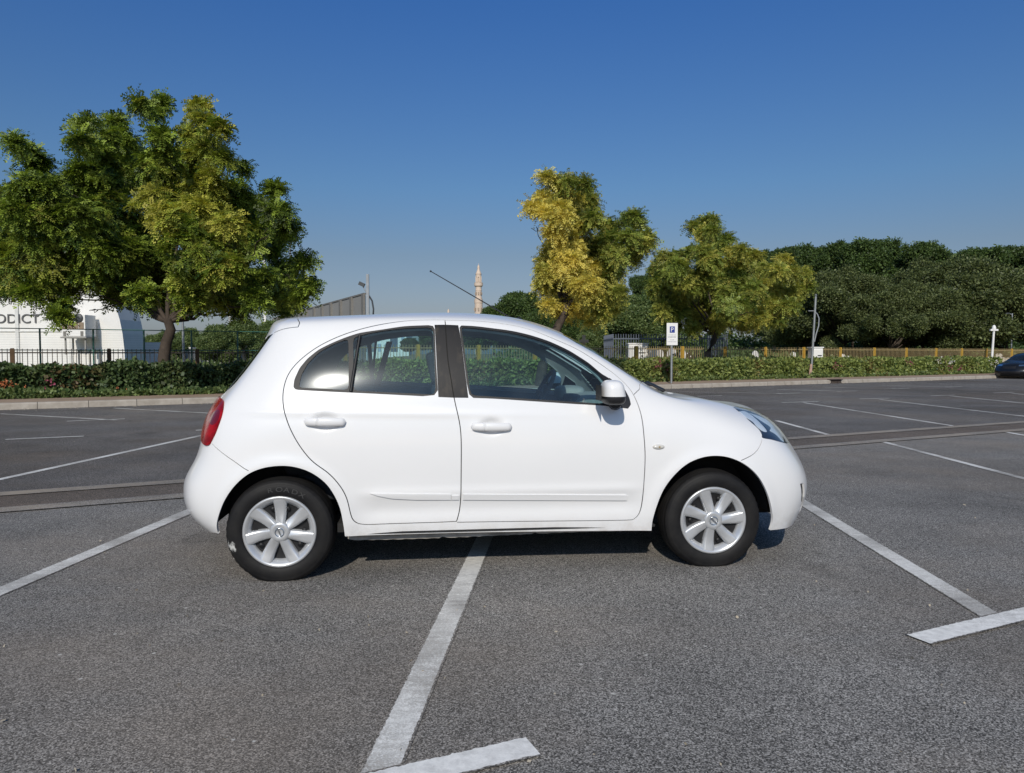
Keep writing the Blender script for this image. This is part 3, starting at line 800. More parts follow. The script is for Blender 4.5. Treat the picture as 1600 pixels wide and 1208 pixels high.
# --- the big tree on the left
BD = 20.8
CL = [(28, 228, 17, 0), (42, 245, 20, 0), (60, 262, 20, 0), (52, 300, 42, 0), (15, 330, 45, 0), (20, 370, 55, .05), (62, 350, 50, 0), (55, 410, 55, .1), (20, 422, 42, .1), (-30, 380, 70, 0), (-60, 440, 60, 0), (-90, 360, 60, 0), (-20, 440, 35, 0),
      (132, 196, 17, 0), (128, 228, 22, 0), (178, 195, 20, 0), (185, 222, 28, 0), (150, 240, 22, 0), (105, 300, 40, 0), (150, 285, 45, 0), (195, 270, 42, 0), (120, 350, 52, 0), (175, 340, 55, .05), (100, 400, 48, .05), (160, 405, 58, 0), (215, 390, 50, 0),
      (222, 168, 11, .05), (238, 180, 9, .05), (254, 163, 11, 0), (248, 220, 18, 0), (308, 172, 15, .35), (318, 192, 18, .35), (345, 208, 17, .3), (300, 215, 22, .3), (330, 235, 22, .25), (350, 250, 17, .2), (305, 255, 32, .25), (250, 262, 38, .03), (285, 300, 45, .25), (245, 320, 38, .32), (268, 345, 36, .5), (310, 338, 34, .5), (330, 300, 35, .35),
      (362, 315, 34, 0), (380, 268, 14, 0), (400, 330, 35, 0), (428, 300, 16, 0), (435, 335, 28, 0), (452, 362, 20, 0), (420, 372, 32, 0), (385, 375, 40, 0), (340, 385, 45, .05), (355, 352, 25, .4), (295, 395, 45, .1), (250, 420, 50, .05), (190, 440, 48, 0), (135, 425, 34, .05), (95, 440, 36, .05), (60, 452, 26, .05),
      (300, 440, 40, .15), (345, 425, 38, .2), (370, 405, 25, .3), (330, 465, 30, .15), (300, 475, 25, .1), (375, 455, 32, 0), (405, 440, 28, 0), (400, 475, 24, 0), (372, 490, 14, 0), (255, 465, 35, .05), (224, 466, 26, .05), (198, 458, 22, 0), (98, 480, 13, 0), (93, 497, 8, 0), (45, 460, 14, 0), (10, 456, 18, 0),
      (440, 425, 20, 0), (435, 460, 26, 0), (452, 440, 18, 0), (475, 412, 16, .03), (462, 470, 16, 0), (482, 452, 13, 0), (445, 485, 12, 0), (425, 400, 12, 0)]
base = gp(259, BD); base.z = .14
px_tree('flame_tree', 'big spreading green tree at the left with feathery leaves and a dark trunk', base, pt(262, 500, BD), CL, BD, 3.0, feath, 'leaf_big', 48, .155, 11, limbs=26, size=1.0, path=[pt(256, 560, BD), pt(260, 535, BD), pt(267, 515, BD)])
# --- yellowing tree left of the sign
YD = 25.3
CL = [(832, 326, 13, .8), (850, 312, 17, .8), (850, 335, 14, .85), (853, 279, 5, .5), (872, 292, 16, .5), (890, 287, 15, .15), (882, 310, 24, .6), (912, 290, 10, .1), (914, 304, 10, .1), (912, 325, 26, .25), (875, 340, 24, .75), (900, 350, 28, .5), (868, 365, 20, .85), (930, 345, 18, .15), (890, 385, 28, .75), (865, 395, 16, .7), (850, 410, 12, .4), (915, 385, 26, .3), (880, 415, 28, .85), (855, 430, 16, .5), (910, 425, 30, .8), (935, 405, 24, .25), (865, 450, 24, .75), (890, 455, 30, .95), (920, 450, 24, .8), (848, 447, 12, .5), (880, 482, 24, .95), (905, 480, 20, .9), (855, 478, 14, .85), (930, 475, 20, .45), (945, 440, 26, .2), (948, 380, 22, .1), (955, 355, 16, .1), (965, 400, 24, .15), (985, 375, 20, .1), (980, 345, 12, .05), (992, 340, 9, .05), (998, 352, 9, .05), (1005, 385, 20, .3), (985, 405, 16, .25), (960, 425, 18, .2), (940, 490, 18, .3), (965, 460, 16, .25), (925, 500, 14, .4), (1012, 372, 10, .2), (955, 480, 18, .2)]
base = pt(843, 602, YD); base.z = .15
px_tree('flame_tree', 'tall narrow tree with golden yellow leaves on its left half', base, pt(884, 488, YD), CL, YD, 1.6, feath, 'leaf_gold', 54, .16, 12, limbs=20, size=.95, path=[pt(848, 570, YD), pt(862, 530, YD), pt(874, 505, YD)])
# --- round tree behind the sign
GD = 33.0
CL = [(1086, 356, 10, .25), (1100, 348, 10, .3), (1114, 345, 8, .1), (1098, 365, 12, .5), (1114, 362, 10, .2), (1112, 385, 22, .3), (1132, 378, 16, .1), (1104, 405, 24, .35), (1078, 398, 14, .1), (1060, 402, 15, .1), (1038, 405, 16, .35), (1028, 425, 20, .2), (1055, 425, 24, .12), (1028, 450, 22, .2), (1050, 460, 24, .1), (1035, 485, 18, .25), (1070, 450, 26, .55), (1090, 440, 26, .3), (1120, 425, 26, .35), (1150, 405, 20, .6), (1160, 392, 10, .5), (1182, 402, 15, .65), (1170, 425, 26, .2), (1145, 440, 28, .15), (1115, 460, 28, .1), (1085, 475, 24, .2), (1140, 475, 26, .1), (1195, 425, 20, .4), (1222, 408, 14, .8), (1215, 425, 16, .6), (1235, 430, 16, .5), (1255, 430, 12, .45), (1258, 448, 12, .3), (1240, 455, 18, .4), (1205, 455, 24, .75), (1180, 460, 22, .15), (1170, 485, 22, .2), (1200, 480, 20, .5), (1230, 480, 16, .4), (1110, 490, 24, .7), (1088, 500, 18, .65), (1125, 502, 20, .6), (1150, 500, 16, .15), (1060, 490, 18, .2), (1190, 500, 16, .6), (1165, 508, 14, .5), (1215, 500, 14, .3), (1050, 508, 14, .3), (1085, 515, 12, .2)]
CL = [(a, b, c, d * .62) for a, b, c, d in CL]
base = gp(1104, GD)
px_tree('flame_tree', 'broad round green tree with yellow tufts behind the parking sign', base, pt(1119, 522, GD), CL, GD, 3.0, feath, 'leaf_gold', 52, .15, 13, limbs=18, size=1.05, path=[pt(1106, 552, GD), pt(1114, 535, GD)])

# --- trees farther back, built as kinds and then placed one by one
def kind_tree(name, h, w, trunk_h, seed, mleaf, nclump, tuft, dens, flat=.8, umbrella=False, r0=.16):
    rng = np.random.default_rng(seed); root = empty(name, (0, 0, 0)); cl = []
    for k in range(nclump):
        if umbrella:
            a = rng.uniform(0, 2 * math.pi); q = math.sqrt(rng.uniform(0, 1)) * w * .46
            z = h - (q / (w * .5)) ** 2 * (h - trunk_h) * .55 - (.04 + .5 * rng.uniform(0, 1) ** 1.6) * (h - trunk_h)
            p = np.array([q * math.cos(a), q * math.sin(a), z]); r = w * rng.uniform(.06, .13)
        else:
            zf = rng.uniform(0, 1); prof_ = math.sin(math.pi * (.14 + .80 * zf)) ** .8
            a = rng.uniform(0, 2 * math.pi); q = math.sqrt(rng.uniform(0, 1)) * w * .42 * prof_
            p = np.array([q * math.cos(a), q * math.sin(a), trunk_h + (h - trunk_h) * (.06 + .86 * zf)]); r = w * rng.uniform(.10, .20)
        cl.append((p, r, 0.0))
        for q in range(3):
            d = rng.normal(0, 1, 3); d[2] = abs(d[2]); d /= np.linalg.norm(d); cl.append((p + d * r * rng.uniform(.8, 1.15), r * rng.uniform(.25, .45), 0.0))
    P, Dd, S_, T_ = crown_points(cl, dens, rng, .6 if umbrella else flat)
    mb = MB(); fk = np.array([rng.normal(0, .15), rng.normal(0, .15), trunk_h * 1.05])
    mb.tube([(0, 0, -.05), (0, 0, .3), tuple(fk * .5), tuple(fk)], [r0 * 1.4, r0 * 1.05, r0 * .9, r0 * .8], 10)
    for p, r, t in cl[:14]: limb(mb, fk * .97, p, r0 * .5, r0 * .1, .1, rng, 4)
    mb.build('trunk', M['bark'], root)
    me = scatter_mesh('crown', [tuft(rng) for _ in range(5)], P, Dd, S_, T_, rng); link('crown', me, M[mleaf], root)
    return root
def copy_tree(o):
    c = o.copy(); COL.objects.link(c)
    for ch in list(o.children):
        d = ch.copy(); COL.objects.link(d); d.parent = c
    return c
used = set()
def plant(proto, px, ytop, D, hproto, label, group, wid=1.0, rz=None, cat='tree'):
    o = proto if proto.name not in used else copy_tree(proto); used.add(proto.name)
    z0 = gp(px, D).z - .04; h = zz(ytop, D) - z0; s = h / hproto
    o.location = gp(px, D); o.rotation_euler = (0, 0, random.uniform(0, 6.28) if rz is None else rz); o.scale = (s * wid, s * wid, s)
    return tag(o, label, cat, group)
tuftB = lambda rng: proto_tuft(rng, 16, .42, .20, .075)
tuftO = lambda rng: proto_tuft(rng, 16, .40, .16, .05)
evA = kind_tree('evergreen_tree', 13.0, 9.0, 1.8, 21, 'leaf_dark', 30, tuftB, 30)
evB = kind_tree('evergreen_tree', 13.0, 8.0, 1.6, 22, 'leaf_dark', 27, tuftB, 30)
for i, (px, yt, D, w) in enumerate([(1212, 382, 74, .9), (1248, 377, 78, 1), (1300, 374, 76, 1), (1354, 366, 72, 1.1), (1398, 386, 80, .9), (1440, 372, 74, 1), (1482, 390, 80, .95), (1526, 380, 73, 1.1), (1574, 378, 76, 1), (1612, 376, 74, 1), (1650, 380, 76, 1), (1004, 425, 66, .8), (952, 455, 70, .9), (1330, 382, 84, 1), (1420, 388, 86, 1), (1550, 388, 85, 1), (1275, 390, 86, 1), (1690, 380, 80, 1.1)]):
    plant((evA, evB)[i % 2], px, yt, D, 13.3, 'tall dark evergreen tree in the back row of the cemetery wood', 'dark evergreens along the back', w * 1.0)
acA = kind_tree('acacia_tree', 7.5, 12.0, 1.5, 31, 'leaf_olive', 46, tuftO, 38, umbrella=True)
acB = kind_tree('acacia_tree', 7.5, 11.0, 1.3, 32, 'leaf_olive', 42, tuftO, 38, umbrella=True)
for i, (px, yt, D, w) in enumerate([(1318, 428, 56, 1.0), (1392, 445, 52, 1.0), (1478, 412, 56, 1.15), (1556, 412, 58, 1.1), (1622, 425, 55, 1), (1262, 450, 58, .8), (1440, 448, 60, 1.0), (1690, 430, 58, 1)]):
    plant((acA, acB)[i % 2], px, yt, D, 7.7, 'low spreading olive green acacia in front of the dark evergreens', 'acacias in the cemetery', w)
mdA = kind_tree('broadleaf_tree', 6.5, 6.0, 1.2, 41, 'leaf_mid', 36, tuftB, 26)
for px, yt, D, w, lab in [(985, 468, 46, 1.2, 'pale green bushy tree behind the steel bar fence, left of the round tree'), (925, 505, 44, 1.0, 'small mid green tree right behind the yellow tree trunk'), (1030, 492, 50, 1.1, 'mid green bushy tree half hidden by the left side of the round tree')]:
    plant(mdA, px, yt, D, 6.7, lab, None, w)
dkA = kind_tree('broadleaf_tree', 7.0, 6.2, 1.6, 42, 'leaf_dark', 40, tuftB, 24)
for px, yt, D, w, lab in [(812, 462, 62, .95, 'dark green tree just right of the minaret above the windscreen'), (772, 483, 66, .8, 'small dark tree at the foot of the minaret'), (850, 488, 58, .9, 'dark green tree left of the yellow tree trunk, behind it'), (895, 485, 64, 1.0, 'dark green tree straight behind the trunk of the yellow tree'), (640, 530, 70, 1.3, 'dark tree seen through the rear side window, left one'), (672, 518, 72, 1.2, 'dark tree seen through the rear side window beside the pillar'), (745, 515, 70, 1.3, 'dark tree seen through the front side window beside the pillar'), (795, 512, 66, 1.3, 'dark tree seen through the middle of the front side window'), (715, 520, 74, 1.3, 'dark tree hidden behind the black door pillar')]:
    plant(dkA, px, yt, D, 7.2, lab, None, w)
for i, (px, yt, D, w) in enumerate([(265, 520, 56, 1.1), (300, 516, 62, 1.1), (342, 511, 54, 1.1), (382, 503, 57, 1.2), (425, 505, 58, 1.2), (240, 526, 66, 1), (455, 508, 60, 1.2), (362, 516, 66, 1.2), (490, 512, 66, 1.2)]):
    plant(mdA, px, yt, D, 6.7, 'mid green tree in the row beyond the green net fence on the left', 'trees beyond the net fence', w)

# ------------------------------------------------------------------ hedges
def hedge(name, label, s0, s1, t0, t1, h, dens, seed, leaf=.085, mleaf='leaf_hedge', gap=None):
    rng = np.random.default_rng(seed); L = s1 - s0
    o = empty(name, kp(s0, t0, .15), KA, label=label, cat='hedge')
    n = int(dens * L * (h * 1.6 + (t1 - t0)))
    s = rng.uniform(0, L, n); lump = .12 * np.sin(s * 1.7 + seed) + .09 * np.sin(s * 4.3 + 1) + .06 * np.sin(s * 9.1)
    hh = h * (1 + lump * .6); face = rng.uniform(0, 1, n); fr = h * 1.25 / (h * 1.6 + (t1 - t0)); tp = (t1 - t0) / (h * 1.6 + (t1 - t0))
    q = rng.uniform(0, 1, n); dep = rng.uniform(0, 1, n) ** 2 * .35
    t = np.where(face < fr, dep - lump * 1.2 * 0.8 + (q ** 2) * .12 - .05, np.where(face < fr + tp, rng.uniform(0, 1, n) * (t1 - t0), (t1 - t0) - dep))
    z = np.where(face < fr, q * hh, np.where(face < fr + tp, hh - dep * .6 + rng.uniform(-.03, .07, n), q * hh))
    t = t - (1 - np.clip(z / .3, 0, 1)) * rng.uniform(0, .35, n) * (rng.uniform(0, 1, n) < .4)
    pos = np.stack([s, t, z], 1)
    dirs = np.where((face < fr)[:, None], np.array([0, -1, .7]), np.where((face < fr + tp)[:, None], np.array([0, -.2, 1]), np.array([0, 1, .5]))) + rng.normal(0, .55, (n, 3))
    pr = [proto_tuft(rng, 5, .07, leaf, leaf * .42) for _ in range(6)]
    red = (np.sin(s * .9 + 2) + np.sin(s * 2.3)) * .25 * (rng.uniform(0, 1, n) < .35)
    me = scatter_mesh('leaves', pr, pos, dirs, rng.uniform(.8, 1.3, n), np.clip(red, 0, 1), rng)
    link('leaves', me, M[mleaf], o)
    mb = MB()
    k = 0.0
    while k < L:
        x = k; tt = (t1 - t0) / 2
        mb.tube([(x, tt, 0), (x + rng.normal(0, .1), tt + rng.normal(0, .1), h * .5), (x + rng.normal(0, .2), tt - .2, h * .85)], [.02, .014, .008], 6, False); k += .22
    mb.build('stems', M['bark'], o)
    # dense dead inner growth that keeps daylight from showing through
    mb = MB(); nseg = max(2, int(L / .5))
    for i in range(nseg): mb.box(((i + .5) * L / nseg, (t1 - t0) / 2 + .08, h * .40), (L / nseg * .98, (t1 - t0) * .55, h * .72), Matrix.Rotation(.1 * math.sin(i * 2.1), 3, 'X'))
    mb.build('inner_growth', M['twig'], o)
    return o, L
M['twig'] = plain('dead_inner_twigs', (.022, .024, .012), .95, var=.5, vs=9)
HL0, HL1 = ks(-420, 2.4), ks(455, 2.4); HR0, HR1 = HL1 + .3, ks(1553, 2.8)
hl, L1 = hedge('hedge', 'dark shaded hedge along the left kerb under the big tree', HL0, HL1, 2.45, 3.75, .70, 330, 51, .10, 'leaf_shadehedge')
hr, L2 = hedge('hedge', 'long sunlit hedge along the right kerb behind the parking sign', HR0, HR1, 2.45, 3.75, .72, 300, 52, .11)
def flowers(parent, spots, m, seed, n=14, r=.13, s=.05):
    rng = np.random.default_rng(seed); P = []
    for x, y, z in spots: P.append(np.array([x, y, z]) + rng.normal(0, r, (n, 3)) * np.array([1.4, .5, .8]))
    P = np.concatenate(P); pr = [proto_tuft(rng, 5, .03, s, s * .5) for _ in range(4)]
    me = scatter_mesh('flowers', pr, P, np.tile([0, -1, .6], (len(P), 1)) + rng.normal(0, .4, P.shape), rng.uniform(.8, 1.2, len(P)), np.zeros(len(P)), rng)
    link('flowers', me, M[m], parent, kind='stuff')
fs = lambda px, S_, z, y=-.18: (ks(px, 2.4) - S_, y, z)
flowers(hl, [fs(8, HL0, .30), fs(12, HL0, .33), fs(185, HL0, .08)], 'flower_orange', 3, 9, .09)
flowers(hl, [fs(76, HL0, .32)], 'flower_pink', 4, 4, .08)
flowers(hr, [fs(1418, HR0, .70), fs(1484, HR0, .35), fs(1497, HR0, .35), fs(1300, HR0, .5), fs(1520, HR0, .4), fs(1030, HR0, .6)], 'flower_pink', 5, 12, .13)
flowers(hr, [fs(1465, HR0, .70), fs(1480, HR0, .6), fs(1555, HR0, .4), fs(1551, HR0, .55)], 'flower_white', 6, 12, .14, .05)
# rough ground cover in front of the left hedge and shrubs behind the ochre fence
def cover(name, s0, s1, t0, t1, zmax, n, seed, mleaf='leaf_cover', leaf=.10):
    rng = np.random.default_rng(seed); s = rng.uniform(s0, s1, n); t = rng.uniform(t0, t1, n)
    hgt = zmax * np.clip(.35 + .35 * np.sin(s * .8 + t) + .25 * np.sin(s * 2.1 + 1) + rng.normal(0, .12, n), .04, 1)
    gz = np.array([ground_z(*(KO + KE * float(a) + KN * float(b))[:2]) for a, b in zip(s, t)])
    pos = np.stack([s, t, gz + hgt * rng.uniform(0, 1, n) ** .6], 1)
    me = scatter_mesh(name, [proto_tuft(rng, 6, .1, leaf, leaf * .42) for _ in range(5)], pos, rng.normal(0, .5, (n, 3)) + np.array([0, -.2, 1]), rng.uniform(.7, 1.4, n), np.clip(rng.normal(.05, .25, n), 0, 1), rng)
    return kerb_frame(link(name, me, M[mleaf], kind='stuff'))
cover('ground_cover', ks(-200, 2.2), ks(400, 2.2), 1.75, 2.6, .16, 3600, 61, 'leaf_mid', .08)
cover('ground_cover', HR0, HR1 + 2, 2.1, 2.6, .12, 3000, 62, 'leaf_mid', .08)
cover('shrub_cover', ks(880, 5), ks(1600, 5) + 16, 5.0, 9.0, .85, 15000, 63, 'leaf_cover', .13)
cover('shrub_cover', ks(1000, 9), ks(1600, 9) + 20, 9.0, 24, .7, 12000, 64, 'leaf_mid', .2)
cover('undergrowth', ks(900, 40), ks(1600, 40) + 60, 34, 50, 3.2, 16000, 66, 'leaf_dark', .30)
cover('shrub_cover', ks(200, 9), ks(700, 9), 12.0, 24, .7, 6000, 65, 'leaf_mid', .2)
# dry leaves and grit scattered on the asphalt
rng = np.random.default_rng(71); n = 260
y = rng.uniform(0, 1, n) ** 1.5 * 22 + 2.0; x = rng.uniform(-.72, .72, n) * y
me = scatter_mesh('leaf_litter', [proto_tuft(rng, 1, .0, .035, .010) for _ in range(6)], np.stack([x, y, np.full(n, .008)], 1), np.tile([0, 0, 1.], (n, 1)) + rng.normal(0, .15, (n, 3)), rng.uniform(.3, .75, n), np.zeros(n), rng)
link('leaf_litter', me, M['litter'], kind='stuff')
rng = np.random.default_rng(72); n = 500
s = rng.uniform(-3, 40, n); t = -np.abs(rng.normal(0, .25, n)) - .02
me = scatter_mesh('leaf_litter', [proto_tuft(rng, 1, .0, .045, .014) for _ in range(6)], np.stack([s, t, np.full(n, .012)], 1), np.tile([0, 0, 1.], (n, 1)) + rng.normal(0, .3, (n, 3)), rng.uniform(.5, 1.2, n), np.zeros(n), rng)
kerb_frame(link('leaf_litter', me, M['litter'], kind='stuff'))

# ------------------------------------------------------------------ the white car
# The body is one smooth B-spline skin over a hand-placed net of (x forward, half width, height) points;
# rows run from sill to centre line, columns from tail round the side to nose.
NET=[
[(-1.75,0,0.215),(-1.72,0.36,0.215),(-1.65,0.62,0.235),(-1.59,0.735,0.26),(-1.45,0.795,0.25),(-1.2,0.805,0.235),(-0.85,0.8,0.235),(-0.3,0.795,0.235),(0.3,0.795,0.228),(0.85,0.8,0.218),(1.2,0.81,0.21),(1.5,0.8,0.2),(1.73,0.7,0.185),(1.87,0.52,0.18),(1.96,0.28,0.18),(1.985,0,0.18)],
[(-1.86,0,0.33),(-1.835,0.36,0.335),(-1.755,0.62,0.35),(-1.655,0.75,0.36),(-1.47,0.812,0.36),(-1.2,0.823,0.35),(-0.85,0.815,0.34),(-0.3,0.812,0.33),(0.3,0.812,0.325),(0.85,0.815,0.325),(1.2,0.826,0.33),(1.5,0.815,0.33),(1.782,0.71,0.32),(1.937,0.52,0.31),(2.032,0.28,0.31),(2.045,0,0.31)],
[(-1.875,0,0.5),(-1.85,0.36,0.505),(-1.77,0.62,0.515),(-1.67,0.752,0.5),(-1.48,0.82,0.5),(-1.2,0.832,0.5),(-0.85,0.828,0.5),(-0.3,0.825,0.49),(0.3,0.825,0.485),(0.85,0.826,0.485),(1.2,0.833,0.49),(1.5,0.822,0.48),(1.795,0.71,0.46),(1.95,0.52,0.45),(2.05,0.28,0.44),(2.065,0,0.44)],
[(-1.79,0,0.63),(-1.775,0.36,0.64),(-1.705,0.62,0.655),(-1.605,0.745,0.68),(-1.46,0.812,0.68),(-1.2,0.83,0.68),(-0.85,0.832,0.67),(-0.3,0.832,0.66),(0.3,0.832,0.65),(0.85,0.832,0.65),(1.2,0.83,0.65),(1.47,0.81,0.64),(1.735,0.7,0.62),(1.885,0.51,0.6),(1.99,0.28,0.59),(2.01,0,0.58)],
[(-1.755,0,0.81),(-1.735,0.36,0.815),(-1.65,0.62,0.83),(-1.575,0.725,0.84),(-1.43,0.79,0.84),(-1.2,0.815,0.84),(-0.85,0.82,0.83),(-0.3,0.822,0.82),(0.3,0.822,0.8),(0.83,0.82,0.79),(1.18,0.805,0.78),(1.42,0.775,0.765),(1.64,0.67,0.745),(1.79,0.49,0.73),(1.91,0.27,0.72),(1.95,0,0.71)],
[(-1.68,0,0.96),(-1.665,0.35,0.96),(-1.57,0.6,0.975),(-1.5,0.69,0.985),(-1.38,0.745,0.99),(-1.18,0.775,0.99),(-0.85,0.79,0.975),(-0.3,0.795,0.96),(0.3,0.795,0.93),(0.8,0.785,0.9),(1.12,0.755,0.885),(1.36,0.7,0.86),(1.56,0.6,0.835),(1.71,0.44,0.82),(1.84,0.25,0.8),(1.885,0,0.79)],
[(-1.57,0,1.1),(-1.55,0.34,1.105),(-1.455,0.565,1.13),(-1.39,0.645,1.14),(-1.295,0.695,1.15),(-1.13,0.72,1.16),(-0.82,0.735,1.16),(-0.3,0.74,1.15),(0.28,0.735,1.12),(0.74,0.715,1.02),(1.06,0.67,0.965),(1.29,0.6,0.93),(1.48,0.51,0.9),(1.62,0.38,0.88),(1.75,0.22,0.86),(1.8,0,0.85)],
[(-1.42,0,1.31),(-1.4,0.32,1.315),(-1.325,0.52,1.335),(-1.275,0.585,1.34),(-1.195,0.62,1.35),(-1.06,0.64,1.35),(-0.8,0.645,1.36),(-0.3,0.645,1.37),(0.22,0.64,1.31),(0.66,0.635,1.14),(1,0.625,0.985),(1.23,0.53,0.96),(1.42,0.44,0.93),(1.56,0.32,0.9),(1.68,0.18,0.895),(1.73,0,0.885)],
[(-1.375,0,1.42),(-1.355,0.3,1.415),(-1.28,0.47,1.42),(-1.225,0.51,1.425),(-1.15,0.54,1.43),(-1,0.555,1.435),(-0.78,0.56,1.445),(-0.3,0.565,1.45),(0.18,0.56,1.4),(0.62,0.57,1.215),(0.97,0.54,1.005),(1.2,0.43,0.975),(1.38,0.35,0.939),(1.5,0.25,0.915),(1.62,0.14,0.903),(1.67,0,0.905)],
[(-1.34,0,1.452),(-1.31,0.19,1.455),(-1.24,0.27,1.46),(-1.18,0.29,1.465),(-1.1,0.3,1.466),(-0.97,0.31,1.47),(-0.76,0.315,1.479),(-0.3,0.32,1.492),(0.22,0.32,1.44),(0.68,0.33,1.23),(1.02,0.3,1.015),(1.2,0.23,0.98),(1.36,0.18,0.947),(1.46,0.13,0.922),(1.56,0.07,0.912),(1.61,0,0.91)],
[(-1.26,0,1.468),(-1.235,0,1.469),(-1.2,0,1.471),(-1.13,0,1.47),(-1.06,0,1.472),(-0.94,0,1.476),(-0.75,0,1.487),(-0.3,0,1.502),(0.25,0,1.452),(0.72,0,1.24),(1.05,0,1.02),(1.2,0,0.982),(1.34,0,0.952),(1.43,0,0.93),(1.51,0,0.92),(1.56,0,0.915)],
]

def pad(T):
    Mr = np.array([1, -1, 1.])
    a = np.concatenate([(T[:, 1:2] * Mr), T, (T[:, -2:-1] * Mr)], 1)
    return np.concatenate([2 * a[:1] - a[1:2], a, a[-2:-1] * Mr], 0)
def fit_net(NET):
    T = np.array(NET, float); P = T.copy()
    for _ in range(3):
        Q = pad(P); A = (Q[:-2] + 4 * Q[1:-1] + Q[2:]) / 6; A = (A[:, :-2] + 4 * A[:, 1:-1] + A[:, 2:]) / 6
        P = P + .9 * (T - A)
    return pad(P)
PP = fit_net(NET); NV, NU = len(NET), len(NET[0])
def S0f(u, v, PP=PP):
    u = np.clip(np.asarray(u, float), 0, NU - 1); v = np.clip(np.asarray(v, float), 0, NV - 1)
    i = np.minimum(u.astype(int), NU - 2); j = np.minimum(v.astype(int), NV - 2)
    w = lambda t: np.stack([(1 - t) ** 3, 3 * t ** 3 - 6 * t ** 2 + 4, -3 * t ** 3 + 3 * t ** 2 + 3 * t + 1, t ** 3], -1) / 6
    wu = w(u - i); wv = w(v - j); out = 0
    for k in range(4):
        for l in range(4): out = out + PP[j + l, i + k] * (wu[..., k] * wv[..., l])[..., None]
    return out
HUBS = ((-1.212, .285), (1.215, .285))
def press(p):
    """sheet metal detail: wheel arch lips, door pressing, handle cups, shoulder line (added to half width)"""
    x, w, z = p[..., 0], p[..., 1], p[..., 2]; d = np.zeros_like(x)
    side = np.clip((w - .45) / .2, 0, 1)
    for hx_, hz_ in HUBS:
        r = np.hypot(x - hx_, z - hz_); d += .011 * np.exp(-((r - .36) / .045) ** 2) * np.clip((z - .15) / .15, 0, 1)
    door = np.clip((x + .85) / .15, 0, 1) * np.clip((.83 - x) / .15, 0, 1)
    d += door * (-.012 * np.exp(-((z - .375) / .055) ** 2) + .006 * np.exp(-((z - .47) / .03) ** 2))
    zc = .905 - .018 * (x + .3); q = (z - zc) / .022
    d += .0045 * np.exp(-q ** 2) * np.clip((x + 1.55) / .2, 0, 1) * np.clip((1.0 - x) / .3, 0, 1) * np.clip((.5 - x) / .9, .25, 1)
    for hx_, hz_ in ((-.975, .872), (-.070, .834)): d -= .020 * np.exp(-(((x - hx_) / .062) ** 2 + ((z - hz_) / .040) ** 2) ** 1.6)
    return d * side
def S(u, v):
    p = S0f(u, v); p = p.copy(); p[..., 1] += press(p); return p
def Nrm(u, v):
    e = 2e-3; U = NU - 1; V = NV - 1
    u = np.asarray(u, float); v = np.asarray(v, float)
    a = S(np.clip(u + e, 0, U), v) - S(np.clip(u - e, 0, U), v); b = S(u, np.clip(v + e, 0, V)) - S(u, np.clip(v - e, 0, V))
    n = np.cross(a, b); l = np.linalg.norm(n, axis=-1, keepdims=True); n = n / np.maximum(l, 1e-12)
    n *= np.where(n[..., 1:2] < 0, -1, 1) * 1.0
    # towards the outside: away from the car's middle
    p = S(u, v); c = np.stack([p[..., 0] * .85, p[..., 1] * 0, np.full_like(p[..., 2], .7)], -1)
    n *= np.where(((p - c) * n).sum(-1, keepdims=True) < 0, -1, 1)
    n[..., 1] = np.where(p[..., 1] < 1e-3, 0, n[..., 1]); n /= np.maximum(np.linalg.norm(n, axis=-1, keepdims=True), 1e-9)
    return n
